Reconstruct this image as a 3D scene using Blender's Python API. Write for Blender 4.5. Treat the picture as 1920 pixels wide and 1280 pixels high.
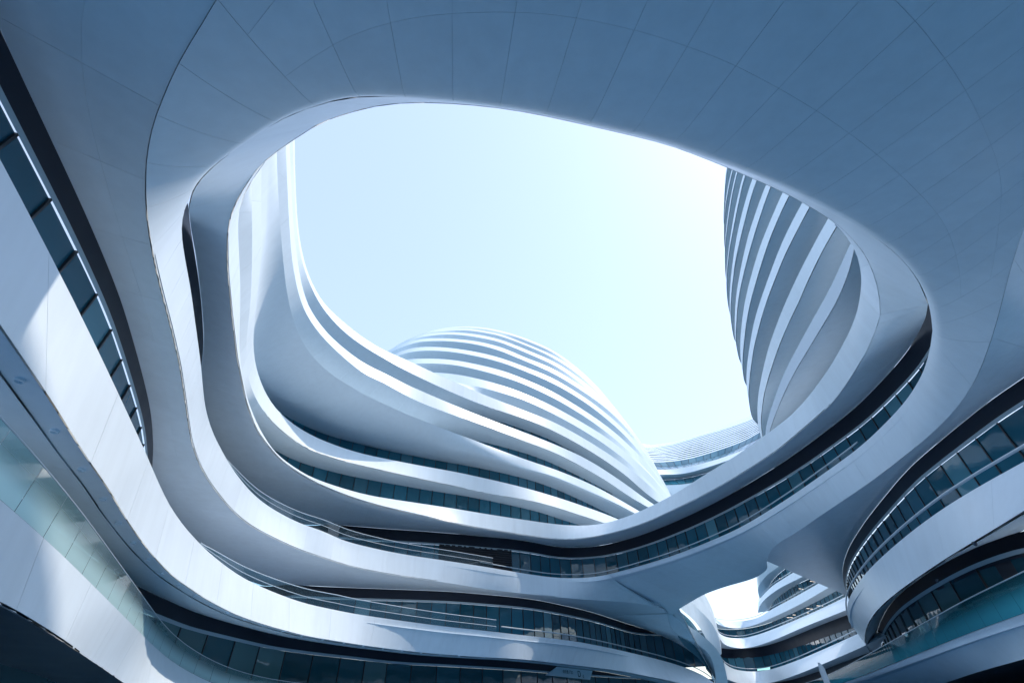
"""Curved white office complex seen from its sunken court: ring-shaped bridge overhead,
banded terraces, a domed tower and a striped tower.  All rails are plan curves in metres."""
import bpy, math, random
import numpy as np
from mathutils import Matrix, Vector

for o in list(bpy.data.objects): bpy.data.objects.remove(o)
scene = bpy.context.scene
COL = scene.collection
random.seed(4); rng = np.random.RandomState(4)

# ------------------------------------------------------------------ camera
EYE = 1.6
CAM_AXES = [[0.999455, 0.033001, -0.0], [0.021073, -0.638202, -0.769581], [-0.025397, 0.769162, -0.638549]]

cam_d = bpy.data.cameras.new('camera'); cam_d.sensor_width = 36.0; cam_d.lens = 16.5
cam_d.clip_start = .05; cam_d.clip_end = 3000
cam = bpy.data.objects.new('camera', cam_d); COL.objects.link(cam)
m = Matrix(CAM_AXES).to_4x4(); m.translation = (0, 0, EYE); cam.matrix_world = m
scene.camera = cam

# ------------------------------------------------------------------ sky, sun, exposure
SUN_AZ, SUN_EL = math.radians(80), math.radians(54)
world = bpy.data.worlds.new('World'); scene.world = world; world.use_nodes = True
nt = world.node_tree; bg = nt.nodes['Background']
sky = nt.nodes.new('ShaderNodeTexSky'); sky.sky_type = 'NISHITA'; sky.sun_disc = False
sky.sun_elevation = SUN_EL; sky.sun_rotation = SUN_AZ
sky.air_density = 1.6; sky.dust_density = 1.2; sky.ozone_density = 1.0
# even summer haze over the whole sky: half clear sky, half pale milk-blue
hz = nt.nodes.new('ShaderNodeMix'); hz.data_type = 'RGBA'; hz.inputs['Factor'].default_value = .42
hz.inputs['B'].default_value = (4.1, 4.5, 4.7, 1)
nt.links.new(sky.outputs[0], hz.inputs['A']); tn = nt.nodes.new('ShaderNodeVectorMath'); tn.operation = 'MULTIPLY'; tn.inputs[1].default_value = (1.02, 1.09, 1.25)
nt.links.new(hz.outputs['Result'], tn.inputs[0]); nt.links.new(tn.outputs[0], bg.inputs[0]); bg.inputs[1].default_value = .15
sun_d = bpy.data.lights.new('sun', 'SUN'); sun_d.energy = 2.3; sun_d.angle = math.radians(.53)
sun_d.color = (1.0, .89, .79)
sun = bpy.data.objects.new('sun', sun_d); COL.objects.link(sun)
sdir = Vector((math.sin(SUN_AZ)*math.cos(SUN_EL), math.cos(SUN_AZ)*math.cos(SUN_EL), math.sin(SUN_EL)))
sun.rotation_euler = (-sdir).to_track_quat('-Z', 'Y').to_euler(); sun.location = sdir*200
vs = scene.view_settings
vs.view_transform = 'Standard'; vs.look = 'None'; vs.gamma = 1.0; vs.use_curve_mapping = False
vs.exposure = .66
cy = scene.cycles
cy.use_denoising = True; cy.max_bounces = 12; cy.diffuse_bounces = 9; cy.glossy_bounces = 4
cy.transparent_max_bounces = 12; cy.caustics_reflective = False; cy.caustics_refractive = False

# ------------------------------------------------------------------ materials
def mat(name, col, rough=.5, metal=0., ior=1.5, noise=0., nscale=.8, coat=0., spec=.5, streak=0.):
    m = bpy.data.materials.new(name); m.use_nodes = True
    n = m.node_tree.nodes; l = m.node_tree.links; b = n['Principled BSDF']
    b.inputs['Base Color'].default_value = (*col, 1); b.inputs['Roughness'].default_value = rough
    b.inputs['Metallic'].default_value = metal; b.inputs['IOR'].default_value = ior
    b.inputs['Coat Weight'].default_value = coat; b.inputs['Specular IOR Level'].default_value = spec
    if noise:
        tc = n.new('ShaderNodeTexCoord'); ge = n.new('ShaderNodeNewGeometry')
        t = n.new('ShaderNodeTexNoise'); t.inputs['Scale'].default_value = nscale; t.inputs['Detail'].default_value = 6
        l.new(ge.outputs['Position'], t.inputs['Vector'])
        oi = n.new('ShaderNodeObjectInfo')
        ad = n.new('ShaderNodeMath'); ad.operation = 'MULTIPLY_ADD'
        l.new(oi.outputs['Random'], ad.inputs[0]); ad.inputs[1].default_value = .35; l.new(t.outputs['Fac'], ad.inputs[2])
        r = n.new('ShaderNodeMapRange'); l.new(ad.outputs[0], r.inputs['Value'])
        r.inputs['From Min'].default_value = .3; r.inputs['From Max'].default_value = 1.05
        r.inputs['To Min'].default_value = 1-noise; r.inputs['To Max'].default_value = 1+noise*.5
        mx = n.new('ShaderNodeVectorMath'); mx.operation = 'SCALE'; mx.inputs[0].default_value = col
        l.new(r.outputs[0], mx.inputs['Scale']); l.new(mx.outputs[0], b.inputs['Base Color'])
        if streak:
            mp = n.new('ShaderNodeVectorMath'); mp.operation = 'MULTIPLY'; mp.inputs[1].default_value = (2.2, 2.2, .16)
            l.new(ge.outputs['Position'], mp.inputs[0])
            t3 = n.new('ShaderNodeTexNoise'); t3.inputs['Scale'].default_value = 1.; t3.inputs['Detail'].default_value = 5; t3.inputs['Roughness'].default_value = .6
            l.new(mp.outputs[0], t3.inputs['Vector'])
            r3 = n.new('ShaderNodeMapRange'); l.new(t3.outputs['Fac'], r3.inputs['Value'])
            r3.inputs['From Min'].default_value = .35; r3.inputs['From Max'].default_value = .72
            r3.inputs['To Min'].default_value = 1.; r3.inputs['To Max'].default_value = 1-streak
            s3 = n.new('ShaderNodeVectorMath'); s3.operation = 'SCALE'; l.new(mx.outputs[0], s3.inputs[0]); l.new(r3.outputs[0], s3.inputs['Scale'])
            l.new(s3.outputs[0], b.inputs['Base Color'])
        r2 = n.new('ShaderNodeMapRange'); l.new(t.outputs['Fac'], r2.inputs['Value'])
        r2.inputs['To Min'].default_value = rough*.8; r2.inputs['To Max'].default_value = rough*1.2
        l.new(r2.outputs[0], b.inputs['Roughness'])
    return m

M = {}
M['white'] = mat('white_aluminium_panel', (.755, .845, .90), .33, noise=.06, nscale=.5, streak=.06)
M['white_far'] = mat('white_aluminium_far', (.755, .845, .90), .4, noise=.05, nscale=.2, streak=.05)
M['joint'] = mat('panel_joint', (.56, .64, .70), .7)
M['navy'] = mat('navy_bulkhead_and_shade', (.006, .010, .024), .45, noise=.2)
M['trim'] = mat('aluminium_trim', (.42, .50, .54), .5)
M['frame'] = mat('dark_frame', (.02, .025, .03), .4)
M['steel'] = mat('satin_steel_rail', (.50, .57, .62), .35, metal=.2)
M['rail_white'] = mat('painted_rail', (.46, .56, .63), .4)
M['dark'] = mat('dark_metal', (.03, .03, .04), .5)
M['floor'] = mat('pale_floor_tiles', (.70, .77, .84), .6)
M['paving'] = mat('stone_paving', (.08, .19, .29), .6, noise=.15, nscale=2.)
M['shade_casing'] = mat('soffit_shade_and_casing', (.035, .055, .085), .4, noise=.1)
M['pale'] = mat('pale_bounce_sheet', (.40, .60, .74), .6, noise=.1, nscale=2.)
M['ink'] = mat('sign_ink', (.012, .02, .03), .6)
M['plate'] = mat('sign_plate', (.72, .80, .82), .4)

def glass_mat(name, dark, light, ior=1.75, hi=.86):
    """tinted facade glass: dark body, mirror-like skin, a few panes paler (blinds down)"""
    m = bpy.data.materials.new(name); m.use_nodes = True
    n = m.node_tree.nodes; l = m.node_tree.links; b = n['Principled BSDF']
    oi = n.new('ShaderNodeObjectInfo'); r = n.new('ShaderNodeValToRGB')
    e = r.color_ramp.elements
    e[0].color = (*dark, 1); e[0].position = 0
    e[1].color = (*light, 1); e[1].position = 1
    k = e.new(hi); k.color = tuple(a*1.7 for a in dark)+(1,)
    k = e.new(hi+.03); k.color = tuple((a+b_)/2 for a, b_ in zip(dark, light))+(1,)
    l.new(oi.outputs['Random'], r.inputs[0]); l.new(r.outputs[0], b.inputs['Base Color'])
    b.inputs['Roughness'].default_value = .03; b.inputs['IOR'].default_value = ior
    ge = n.new('ShaderNodeNewGeometry'); t = n.new('ShaderNodeTexNoise'); t.inputs['Scale'].default_value = .45
    l.new(ge.outputs['Position'], t.inputs['Vector'])
    bp = n.new('ShaderNodeBump'); bp.inputs['Strength'].default_value = .06; bp.inputs['Distance'].default_value = .5
    l.new(t.outputs['Fac'], bp.inputs['Height']); l.new(bp.outputs[0], b.inputs['Normal'])
    return m
M['glass'] = glass_mat('teal_facade_glass', (.015, .078, .115), (.10, .27, .34), ior=1.6)
M['glass_far'] = glass_mat('teal_far_glass', (.016, .095, .14), (.07, .21, .28), ior=1.5, hi=.7)
M['glass_shop'] = glass_mat('shopfront_glass', (.011, .058, .075), (.09, .19, .20), ior=1.5, hi=.6)

def rail_glass(name, tint, frit, frit_top, clear):
    """balustrade glass with a printed white dot fade rising from the floor edge (UV v = height)"""
    m = bpy.data.materials.new(name); m.use_nodes = True
    n = m.node_tree.nodes; l = m.node_tree.links; n.remove(n['Principled BSDF']); out = n['Material Output']
    tr = n.new('ShaderNodeBsdfTransparent'); tr.inputs[0].default_value = (*tint, 1)
    gl = n.new('ShaderNodeBsdfGlossy'); gl.inputs['Roughness'].default_value = .03
    fr = n.new('ShaderNodeFresnel'); fr.inputs[0].default_value = 1.55
    mx = n.new('ShaderNodeMixShader'); l.new(fr.outputs[0], mx.inputs[0]); l.new(tr.outputs[0], mx.inputs[1]); l.new(gl.outputs[0], mx.inputs[2])
    df = n.new('ShaderNodeBsdfDiffuse'); df.inputs[0].default_value = (*frit, 1)
    tl = n.new('ShaderNodeBsdfTranslucent'); tl.inputs[0].default_value = (*frit, 1)
    ms = n.new('ShaderNodeMixShader'); ms.inputs[0].default_value = .45; l.new(df.outputs[0], ms.inputs[1]); l.new(tl.outputs[0], ms.inputs[2])
    uv = n.new('ShaderNodeTexCoord'); sp = n.new('ShaderNodeSeparateXYZ'); l.new(uv.outputs['UV'], sp.inputs[0])
    mr = n.new('ShaderNodeMapRange'); mr.interpolation_type = 'SMOOTHSTEP'; l.new(sp.outputs['Y'], mr.inputs['Value'])
    mr.inputs['From Min'].default_value = .15; mr.inputs['From Max'].default_value = frit_top
    mr.inputs['To Min'].default_value = 1-clear; mr.inputs['To Max'].default_value = min(.10, 1-clear)
    m2 = n.new('ShaderNodeMixShader'); l.new(mr.outputs[0], m2.inputs[0]); l.new(mx.outputs[0], m2.inputs[1]); l.new(ms.outputs[0], m2.inputs[2])
    l.new(m2.outputs[0], out.inputs['Surface'])
    return m
M['rail_frit'] = rail_glass('fritted_balustrade_glass', (.55, .84, .86), (.66, .92, .92), .9, .08)
M['rail_teal'] = rail_glass('teal_balustrade_glass', (.22, .52, .60), (.07, .42, .52), .95, .2)
M['rail_clear'] = rail_glass('clear_balustrade_glass', (.58, .80, .87), (.35, .55, .65), .2, .93)

def emit(name, col, s):
    m = bpy.data.materials.new(name); m.use_nodes = True
    b = m.node_tree.nodes['Principled BSDF']; b.inputs['Base Color'].default_value = (.02, .02, .02, 1)
    b.inputs['Emission Color'].default_value = (*col, 1); b.inputs['Emission Strength'].default_value = s
    return m
M['lamp'] = emit('warm_ceiling_lamp', (1, .88, .76), .9)
M['led'] = emit('led_screen_dots', (.55, .75, 1), 1.3)
def led_grid():
    m = emit('led_grid', (.55, .75, 1), 1.2); n = m.node_tree.nodes; l = m.node_tree.links
    g = n.new('ShaderNodeNewGeometry'); s = n.new('ShaderNodeVectorMath'); s.operation = 'SCALE'; s.inputs['Scale'].default_value = 4.2
    v = n.new('ShaderNodeTexVoronoi'); v.inputs['Scale'].default_value = 1.; v.inputs['Randomness'].default_value = .25
    l.new(g.outputs['Position'], s.inputs[0]); l.new(s.outputs[0], v.inputs['Vector'])
    t = n.new('ShaderNodeMath'); t.operation = 'LESS_THAN'; t.inputs[1].default_value = .38; l.new(v.outputs['Distance'], t.inputs[0])
    k = n.new('ShaderNodeMath'); k.operation = 'MULTIPLY'; k.inputs[1].default_value = 1.3; l.new(t.outputs[0], k.inputs[0])
    l.new(k.outputs[0], n['Principled BSDF'].inputs['Emission Strength'])
    return m
M['led_grid'] = led_grid()
M['lit_sign'] = emit('lit_sign_strip', (.45, .95, .95), .8)

# ------------------------------------------------------------------ plan curves (x right, y ahead, z up; metres)
SPOT = {'sign': [(2.27, 56.31, 5.78), (3.49, 57.73, 6.55), (7.54, 62.05, 6.45), (7.14, 61.64, 5.64)], 'totem': [(20.15, 39.12, 4.68), (20.19, 39.1, 4.7), (20.26, 39.06, 4.68), (20.36, 39.0, 4.51), (20.41, 38.98, 4.32), (20.41, 38.98, 4.04), (20.62, 39.0, 0.0), (20.27, 39.18, 0.0), (20.08, 39.15, 4.19)], 'lamps': [(49.4, 101.52, 21.28), (49.26, 98.02, 22.56), (46.42, 82.96, 18.8), (46.36, 82.03, 18.52), (46.63, 87.5, 18.68), (46.58, 86.5, 18.39), (40.81, 80.94, 13.93), (40.81, 82.99, 13.92), (40.81, 82.02, 13.76), (40.71, 76.25, 13.95), (40.68, 75.28, 13.71), (40.6, 73.22, 13.74), (40.55, 72.37, 13.58), (40.73, 76.85, 13.52)], 'litsign': [(36.71, 90.27, 7.95), (37.61, 87.79, 7.86), (37.62, 87.56, 8.14), (36.8, 90.22, 8.26)], 'screen': [(31.9, 50.68, 6.45), (28.74, 44.95, 6.04), (26.55, 40.87, 6.42), (28.94, 45.33, 6.66)], 'cams': [(15.51, 17.0, 6.12), (17.86, 22.37, 6.12)], 'vent': [(22.76, 79.67, 11.35), (22.97, 78.72, 11.35), (24.57, 82.13, 11.35), (24.36, 83.15, 11.35)]}
PLAN = {
'A0t': [(-7.34,5.04,4.6),(-8.0,6.81,4.6),(-9.03,9.3,4.6),(-11.08,13.86,4.6),(-14.32,20.98,4.6),(-14.67,21.81,4.59),(-14.9,22.42,4.57),(-15.09,22.98,4.54),(-15.27,23.56,4.5),(-15.41,24.11,4.45),(-15.51,24.62,4.4),(-15.6,25.15,4.34),(-15.66,25.7,4.27),(-15.69,26.23,4.2),(-15.69,27.07,4.08),(-15.62,27.95,3.95),(-15.48,28.82,3.82),(-15.28,29.75,3.7),(-15.0,30.72,3.59),(-14.67,31.71,3.5),(-14.28,32.69,3.43),(-13.83,33.7,3.38),(-13.32,34.74,3.34),(-12.75,35.78,3.31),(-12.13,36.81,3.29),(-11.49,37.79,3.28),(-10.76,38.8,3.27),(-10.02,39.77,3.27),(-9.22,40.73,3.27),(-8.37,41.67,3.26)],
'A0b': [(-7.57,6.21,3.4),(-7.99,7.17,3.4),(-8.48,8.47,3.4),(-9.1,9.84,3.4),(-10.17,12.0,3.4),(-11.59,14.73,3.4),(-12.75,17.0,3.4),(-13.16,17.87,3.38),(-13.5,18.66,3.35),(-13.77,19.38,3.3),(-13.99,20.06,3.24),(-14.19,20.81,3.17),(-14.35,21.51,3.09),(-14.49,22.28,3.0),(-14.58,23.02,2.91),(-14.65,23.79,2.83),(-14.68,24.58,2.76),(-14.68,25.7,2.67),(-14.63,26.81,2.6),(-14.52,27.96,2.54),(-14.35,29.15,2.51),(-14.13,30.35,2.48),(-13.87,31.51,2.45),(-13.55,32.68,2.43),(-13.17,33.85,2.42),(-12.76,34.98,2.41),(-12.29,36.1,2.4),(-11.77,37.23,2.4),(-11.2,38.36,2.39),(-10.58,39.48,2.4),(-9.92,40.55,2.4),(-9.22,41.62,2.4),(-8.46,42.67,2.39)],
'A0r': [(-6.88,3.96,5.38),(-7.33,5.01,5.38),(-8.61,8.27,5.38),(-9.37,10.09,5.38),(-10.17,11.92,5.38),(-11.34,14.53,5.38),(-11.87,15.72,5.38),(-12.7,17.73,5.38),(-13.28,19.2,5.37),(-13.5,19.83,5.36),(-13.68,20.43,5.32),(-13.84,21.06,5.28),(-13.99,21.71,5.22),(-14.11,22.34,5.14),(-14.2,23.0,5.06),(-14.27,23.65,4.99),(-14.32,24.33,4.91),(-14.34,25.37,4.79),(-14.31,26.36,4.7),(-14.22,27.52,4.62),(-14.06,28.72,4.53),(-13.86,29.93,4.44),(-13.62,31.05,4.36),(-13.35,32.08,4.32),(-13.02,33.21,4.32),(-12.63,34.38,4.31),(-12.2,35.5,4.31),(-11.72,36.63,4.3),(-11.18,37.75,4.3),(-10.6,38.87,4.3),(-9.97,39.98,4.31),(-9.29,41.08,4.32),(-8.59,42.13,4.32)],
'A1t': [(-6.38,1.55,7.8),(-6.6,2.27,7.8),(-7.1,3.7,7.8),(-7.87,5.79,7.8),(-8.79,8.14,7.8),(-10.18,11.58,7.8),(-11.3,14.27,7.8),(-11.85,15.7,7.8),(-12.17,16.67,7.8),(-12.5,17.77,7.8),(-12.82,19.03,7.8),(-13.08,20.15,7.8),(-13.37,21.78,7.8),(-13.59,23.47,7.8),(-13.7,24.81,7.8),(-13.71,25.39,7.8),(-13.7,25.99,7.8),(-13.65,26.84,7.8),(-13.57,27.69,7.8),(-13.47,28.43,7.8),(-13.34,29.21,7.8),(-13.19,29.99,7.8),(-13.02,30.7,7.8),(-12.84,31.28,7.8),(-12.64,31.78,7.8),(-12.34,32.39,7.8),(-11.55,33.82,7.8),(-11.19,34.41,7.8),(-10.83,34.95,7.8),(-10.23,35.72,7.8),(-9.31,36.82,7.8),(-8.43,37.84,7.8),(-7.49,38.88,7.8),(-6.33,40.11,7.8),(-5.42,41.0,7.8),(-2.88,43.26,7.8),(-0.03,45.97,7.8),(1.84,47.63,7.8),(2.56,48.3,7.8),(3.2,48.94,7.8),(3.9,49.68,7.8),(4.58,50.43,7.8),(5.17,51.12,7.8),(5.89,52.02,7.8),(6.57,52.94,7.8),(7.35,54.02,7.8),(8.29,55.38,7.8),(10.12,58.12,7.8),(12.78,62.27,7.8),(13.18,62.87,7.79),(13.88,63.8,7.77),(14.25,64.25,7.74),(14.63,64.65,7.71),(15.06,65.09,7.67),(15.49,65.47,7.62),(15.91,65.81,7.57),(16.39,66.16,7.49),(16.86,66.45,7.41),(17.39,66.75,7.31),(17.9,67.0,7.2),(18.4,67.21,7.08),(19.01,67.43,6.92),(19.66,67.63,6.71),(20.34,67.81,6.47),(20.93,67.94,6.22),(21.39,68.04,5.99),(21.76,68.13,5.77),(22.16,68.22,5.49),(22.65,68.35,5.09)],
'A1b': [(-6.39,2.87,6.14),(-7.87,6.61,6.14),(-8.68,8.49,6.14),(-9.46,10.43,6.14),(-10.16,12.01,6.14),(-11.24,14.71,6.14),(-11.73,16.11,6.14),(-12.18,17.54,6.14),(-12.41,18.42,6.14),(-12.66,19.63,6.14),(-12.99,21.43,6.14),(-13.18,22.94,6.14),(-13.25,23.72,6.14),(-13.3,24.49,6.14),(-13.31,25.21,6.14),(-13.3,25.85,6.14),(-13.25,26.57,6.14),(-13.16,27.36,6.14),(-13.01,28.39,6.14),(-12.84,29.35,6.14),(-12.68,30.11,6.14),(-12.51,30.82,6.14),(-12.34,31.4,6.14),(-12.13,31.95,6.14),(-11.85,32.58,6.14),(-11.19,33.84,6.14),(-10.55,35.14,6.14),(-9.97,36.18,6.14),(-9.41,37.06,6.14),(-8.77,38.01,6.14),(-8.11,38.91,6.14),(-7.44,39.76,6.14),(-6.77,40.54,6.14),(-6.06,41.29,6.14),(-5.25,42.08,6.14),(-4.29,42.95,6.14),(-3.61,43.54,6.14),(-3.06,43.97,6.14),(-1.3,45.2,6.14),(-0.75,45.61,6.14),(-0.2,46.09,6.14),(0.28,46.58,6.14),(0.86,47.26,6.14),(2.26,49.06,6.14),(5.54,53.16,6.14),(7.18,55.28,6.14),(8.88,57.54,6.14),(9.46,58.25,6.12),(10.11,58.99,6.1),(11.02,59.95,6.04),(12.06,60.96,5.95),(13.11,61.9,5.85),(14.31,62.9,5.72),(15.65,63.95,5.57),(17.07,64.99,5.37),(18.41,65.96,5.15),(20.03,67.07,4.84)],
'A1r': [(-14.17,19.66,8.88),(-14.51,21.09,8.88),(-14.7,22.29,8.88),(-14.99,24.67,8.88),(-15.03,25.4,8.88),(-15.03,26.15,8.88),(-14.93,28.38,8.88),(-14.85,29.1,8.88),(-14.76,29.75,8.88),(-14.6,30.5,8.88),(-14.39,31.27,8.88),(-14.15,31.96,8.88),(-13.87,32.66,8.88),(-13.56,33.3,8.88),(-13.26,33.87,8.88),(-12.92,34.42,8.88),(-12.59,34.9,8.88),(-12.28,35.28,8.88),(-11.34,36.3,8.88),(-9.48,38.45,8.88),(-8.23,39.8,8.88),(-6.67,41.38,8.88),(-5.49,42.53,8.88),(-2.91,44.97,8.88)],
'A2r': [(-16.38,22.97,14.15),(-16.76,24.58,14.15),(-16.85,25.18,14.15),(-16.91,25.86,14.15),(-16.94,26.86,14.15),(-16.93,27.69,14.15),(-16.87,28.78,14.15),(-16.77,29.84,14.15),(-16.61,30.87,14.15),(-16.38,31.78,14.15),(-15.28,35.1,14.15),(-15.05,35.7,14.15),(-14.83,36.16,14.15),(-14.51,36.63,14.15),(-13.84,37.44,14.15),(-12.55,39.1,14.15),(-11.79,39.94,14.15),(-11.01,40.69,14.15),(-10.53,41.1,14.15),(-10.06,41.45,14.15),(-8.57,42.4,14.15),(-8.03,42.77,14.15),(-6.04,44.46,14.15),(-2.97,46.8,14.15)],
'K0': [(-11.17,7.2,6.75),(-13.31,12.18,6.75),(-13.77,13.37,6.75),(-14.27,14.78,6.75),(-15.38,18.04,6.75),(-15.79,19.36,6.75),(-16.06,20.52,6.75),(-16.29,22.07,6.75),(-16.77,26.33,6.75),(-16.81,27.22,6.75),(-16.76,28.07,6.75),(-16.17,32.3,6.75),(-15.93,33.69,6.75),(-15.76,34.37,6.75),(-15.54,35.07,6.75),(-15.27,35.76,6.75),(-14.92,36.52,6.75),(-14.07,38.16,6.75),(-12.47,40.73,6.75),(-10.93,43.47,6.75),(-10.59,43.99,6.75),(-10.27,44.44,6.75),(-9.93,44.85,6.75),(-9.54,45.27,6.75),(-8.76,46.0,6.75),(-6.71,47.69,6.75),(-4.21,49.88,6.75),(-2.72,51.21,6.75),(-1.45,52.41,6.75),(-0.52,53.4,6.76),(0.74,54.85,6.77),(3.23,57.75,6.66),(4.86,59.57,6.61),(7.02,61.83,6.56),(9.16,63.92,6.43),(10.43,65.1,6.32),(11.79,66.33,6.19),(13.12,67.47,6.05),(14.53,68.65,5.88),(15.97,69.8,5.69),(17.43,70.94,5.48),(18.91,72.05,5.25),(20.49,73.19,5.01)],
'A2ft': [(16.57,60.78,11.91),(17.19,61.44,11.44),(17.64,61.86,11.18),(20.08,63.7,10.15),(21.17,64.56,9.6),(22.27,65.52,8.9),(22.99,66.24,8.33),(23.5,66.98,7.71),(23.87,67.76,7.03),(24.34,69.3,5.72),(24.58,70.86,4.41)],
'A2fb': [(16.46,60.81,11.38),(16.95,62.17,10.42),(17.25,62.67,10.07),(17.55,63.04,9.83),(18.05,63.48,9.61),(20.02,64.92,9.04),(20.88,65.57,8.73),(21.66,66.24,8.34),(22.14,66.8,7.93),(22.54,67.52,7.37),(22.81,68.36,6.73),(23.04,69.53,5.82),(23.26,71.3,4.47)],
'A3fb': [(18.32,63.41,13.45),(19.34,64.93,12.63),(21.12,66.84,11.72),(21.84,67.73,11.23),(22.43,68.57,10.72),(23.16,69.77,9.97),(23.73,70.86,9.25),(24.04,71.63,8.74),(24.47,73.01,7.81)],
'A3fm': [(19.82,65.05,14.44),(21.37,66.79,13.55),(23.12,68.61,12.62),(24.05,69.65,12.02),(24.65,70.41,11.55),(25.18,71.27,10.99),(25.61,72.16,10.38),(25.95,73.17,9.69),(26.28,74.5,8.78)],
'A3ft': [(21.44,66.63,15.21),(22.96,68.4,14.25),(24.32,69.89,13.43),(25.08,70.93,12.79),(25.43,71.54,12.38),(25.69,72.1,12.0),(26.44,74.2,10.57),(26.79,75.38,9.76)],
'A4ft': [(23.07,68.2,15.82),(24.51,70.06,14.95),(24.95,70.76,14.59),(25.43,71.63,14.11),(25.94,72.68,13.52),(26.39,73.75,12.91),(27.23,76.29,11.41)],
'Fk': [(19.74,13.22,11.6),(19.73,14.33,11.6),(19.66,16.33,11.6),(19.68,17.31,11.6),(19.79,18.55,11.6),(20.06,21.01,11.6),(20.19,22.01,11.6),(20.33,22.92,11.6),(20.54,23.89,11.6),(20.81,24.99,11.6),(22.0,29.21,11.6),(22.66,31.38,11.6),(23.54,34.03,11.6),(24.46,36.61,11.6),(25.37,38.9,11.6),(26.47,41.41,11.6),(27.69,43.97,11.6),(28.98,46.46,11.6),(30.61,49.42,11.6),(32.06,51.91,11.6),(34.29,55.57,11.6)],
'F1t': [(16.15,12.55,7.8),(16.18,13.61,7.8),(16.21,15.59,7.8),(16.24,16.33,7.8),(16.36,17.79,7.8),(16.55,19.05,7.8),(16.92,20.92,7.8),(17.45,23.1,7.8),(18.08,25.38,7.8),(18.75,27.53,7.8),(19.49,29.63,7.8),(20.33,31.84,7.8),(21.13,33.8,7.8),(21.96,35.67,7.8),(22.93,37.67,7.8),(24.0,39.73,7.8),(25.11,41.77,7.8),(26.81,44.76,7.8)],
'F1b': [(14.26,11.9,6.14),(15.25,15.92,6.14),(15.74,18.04,6.14),(16.03,19.19,6.14),(16.77,21.82,6.14),(17.59,24.49,6.14),(18.28,26.52,6.14),(19.13,28.75,6.14),(20.02,30.84,6.14),(21.02,33.01,6.14),(22.36,35.72,6.14),(23.99,38.83,6.14),(25.55,41.65,6.14),(27.01,44.13,6.14),(28.83,47.05,6.14),(31.0,50.43,6.14),(33.08,53.55,6.14),(36.68,58.85,6.14)],
'F0k': [(19.66,17.16,7.0),(19.48,17.67,7.0),(19.42,17.94,7.0),(19.35,18.84,7.0),(19.28,19.0,7.0),(19.11,19.24,7.0),(19.04,19.38,7.0),(18.99,19.59,7.0),(18.94,19.89,7.0),(18.9,20.43,7.0),(18.92,20.99,7.0),(18.97,21.57,7.0),(19.08,22.25,7.0),(19.33,23.37,7.0),(19.67,24.7,7.0),(20.15,26.32,7.0),(20.65,27.85,7.0),(21.07,29.07,7.0),(21.54,30.3,7.0),(22.03,31.49,7.0),(22.64,32.87,7.0),(23.36,34.44,7.0),(24.24,36.26,7.0),(26.19,40.09,7.0),(29.14,45.62,7.0),(32.32,51.39,7.0),(34.18,54.65,7.0),(36.33,58.29,7.0),(38.45,61.79,7.0),(43.47,69.96,7.0)],
'F0r': [(15.51,14.34,4.95),(16.0,16.48,4.95),(16.21,18.2,4.95),(16.5,19.95,4.95),(16.77,21.06,4.95),(17.18,22.44,4.95),(17.83,24.39,4.95),(18.64,26.67,4.95),(21.35,33.61,4.95),(22.67,37.29,4.95),(27.9,53.42,4.95),(29.55,58.75,4.95),(30.62,62.53,4.95),(31.46,65.91,4.95),(32.21,69.43,4.95),(32.84,72.87,4.95),(33.31,75.8,4.95),(33.77,79.04,4.95),(34.07,81.53,4.95),(34.28,83.71,4.95),(34.42,85.78,4.95),(34.47,87.73,4.95),(34.43,89.51,4.95),(34.3,90.93,4.95),(34.12,92.01,4.95),(33.9,92.79,4.95),(33.58,93.55,4.95),(33.21,94.16,4.95),(32.85,94.61,4.95),(32.46,94.99,4.95),(30.54,96.52,4.95),(30.14,96.9,4.95),(29.61,97.47,4.95)],
'F0t': [(15.11,14.68,4.05),(16.55,19.45,4.05),(17.12,21.18,4.05),(21.63,33.71,4.05),(25.02,43.26,4.05),(26.69,48.16,4.05),(28.77,54.58,4.05),(30.24,59.4,4.05),(31.34,63.44,4.05),(31.8,65.38,4.05),(32.21,67.26,4.05),(32.88,70.85,4.05),(33.2,73.0,4.05),(33.45,75.08,4.05),(33.64,77.1,4.05),(33.76,79.05,4.05),(33.79,80.48,4.05),(33.74,81.61,4.05),(33.61,82.76,4.05),(33.41,83.77,4.05),(33.05,84.99,4.05),(32.47,86.52,4.05),(32.04,87.47,4.05),(31.6,88.22,4.05),(31.16,88.8,4.05),(30.58,89.44,4.05),(28.66,91.23,4.05),(27.78,92.13,4.05)],
'F0b': [(15.56,16.06,3.05),(16.45,18.19,3.05),(19.31,24.61,3.05),(22.88,31.75,3.05),(25.0,36.12,3.05),(27.74,41.88,3.05),(30.04,46.93,3.05),(32.44,52.39,3.05),(34.85,58.06,3.05),(37.06,63.42,3.05),(39.23,68.88,3.05),(41.28,74.3,3.05),(43.16,79.53,3.05),(44.96,84.85,3.05),(46.53,89.84,3.05),(47.99,94.81,3.05),(49.2,99.33,3.05),(50.24,103.71,3.05),(51.03,107.53,3.05),(51.54,110.48,3.05),(51.86,112.91,3.05),(52.02,114.82,3.05),(52.02,116.43,3.05),(51.85,117.7,3.05),(51.73,118.14,3.05),(51.53,118.64,3.05),(51.35,118.95,3.05),(51.07,119.29,3.05),(50.76,119.55,3.05),(50.41,119.72,3.05),(50.03,119.83,3.05),(49.52,119.87,3.05),(48.52,119.75,3.05),(47.57,119.5,3.05),(44.8,118.56,3.05),(44.11,118.4,3.05),(42.44,118.13,3.05),(41.4,117.84,3.05),(40.44,117.47,3.05),(39.34,116.97,3.05),(35.64,115.01,3.05),(33.98,114.2,3.05)],
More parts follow.
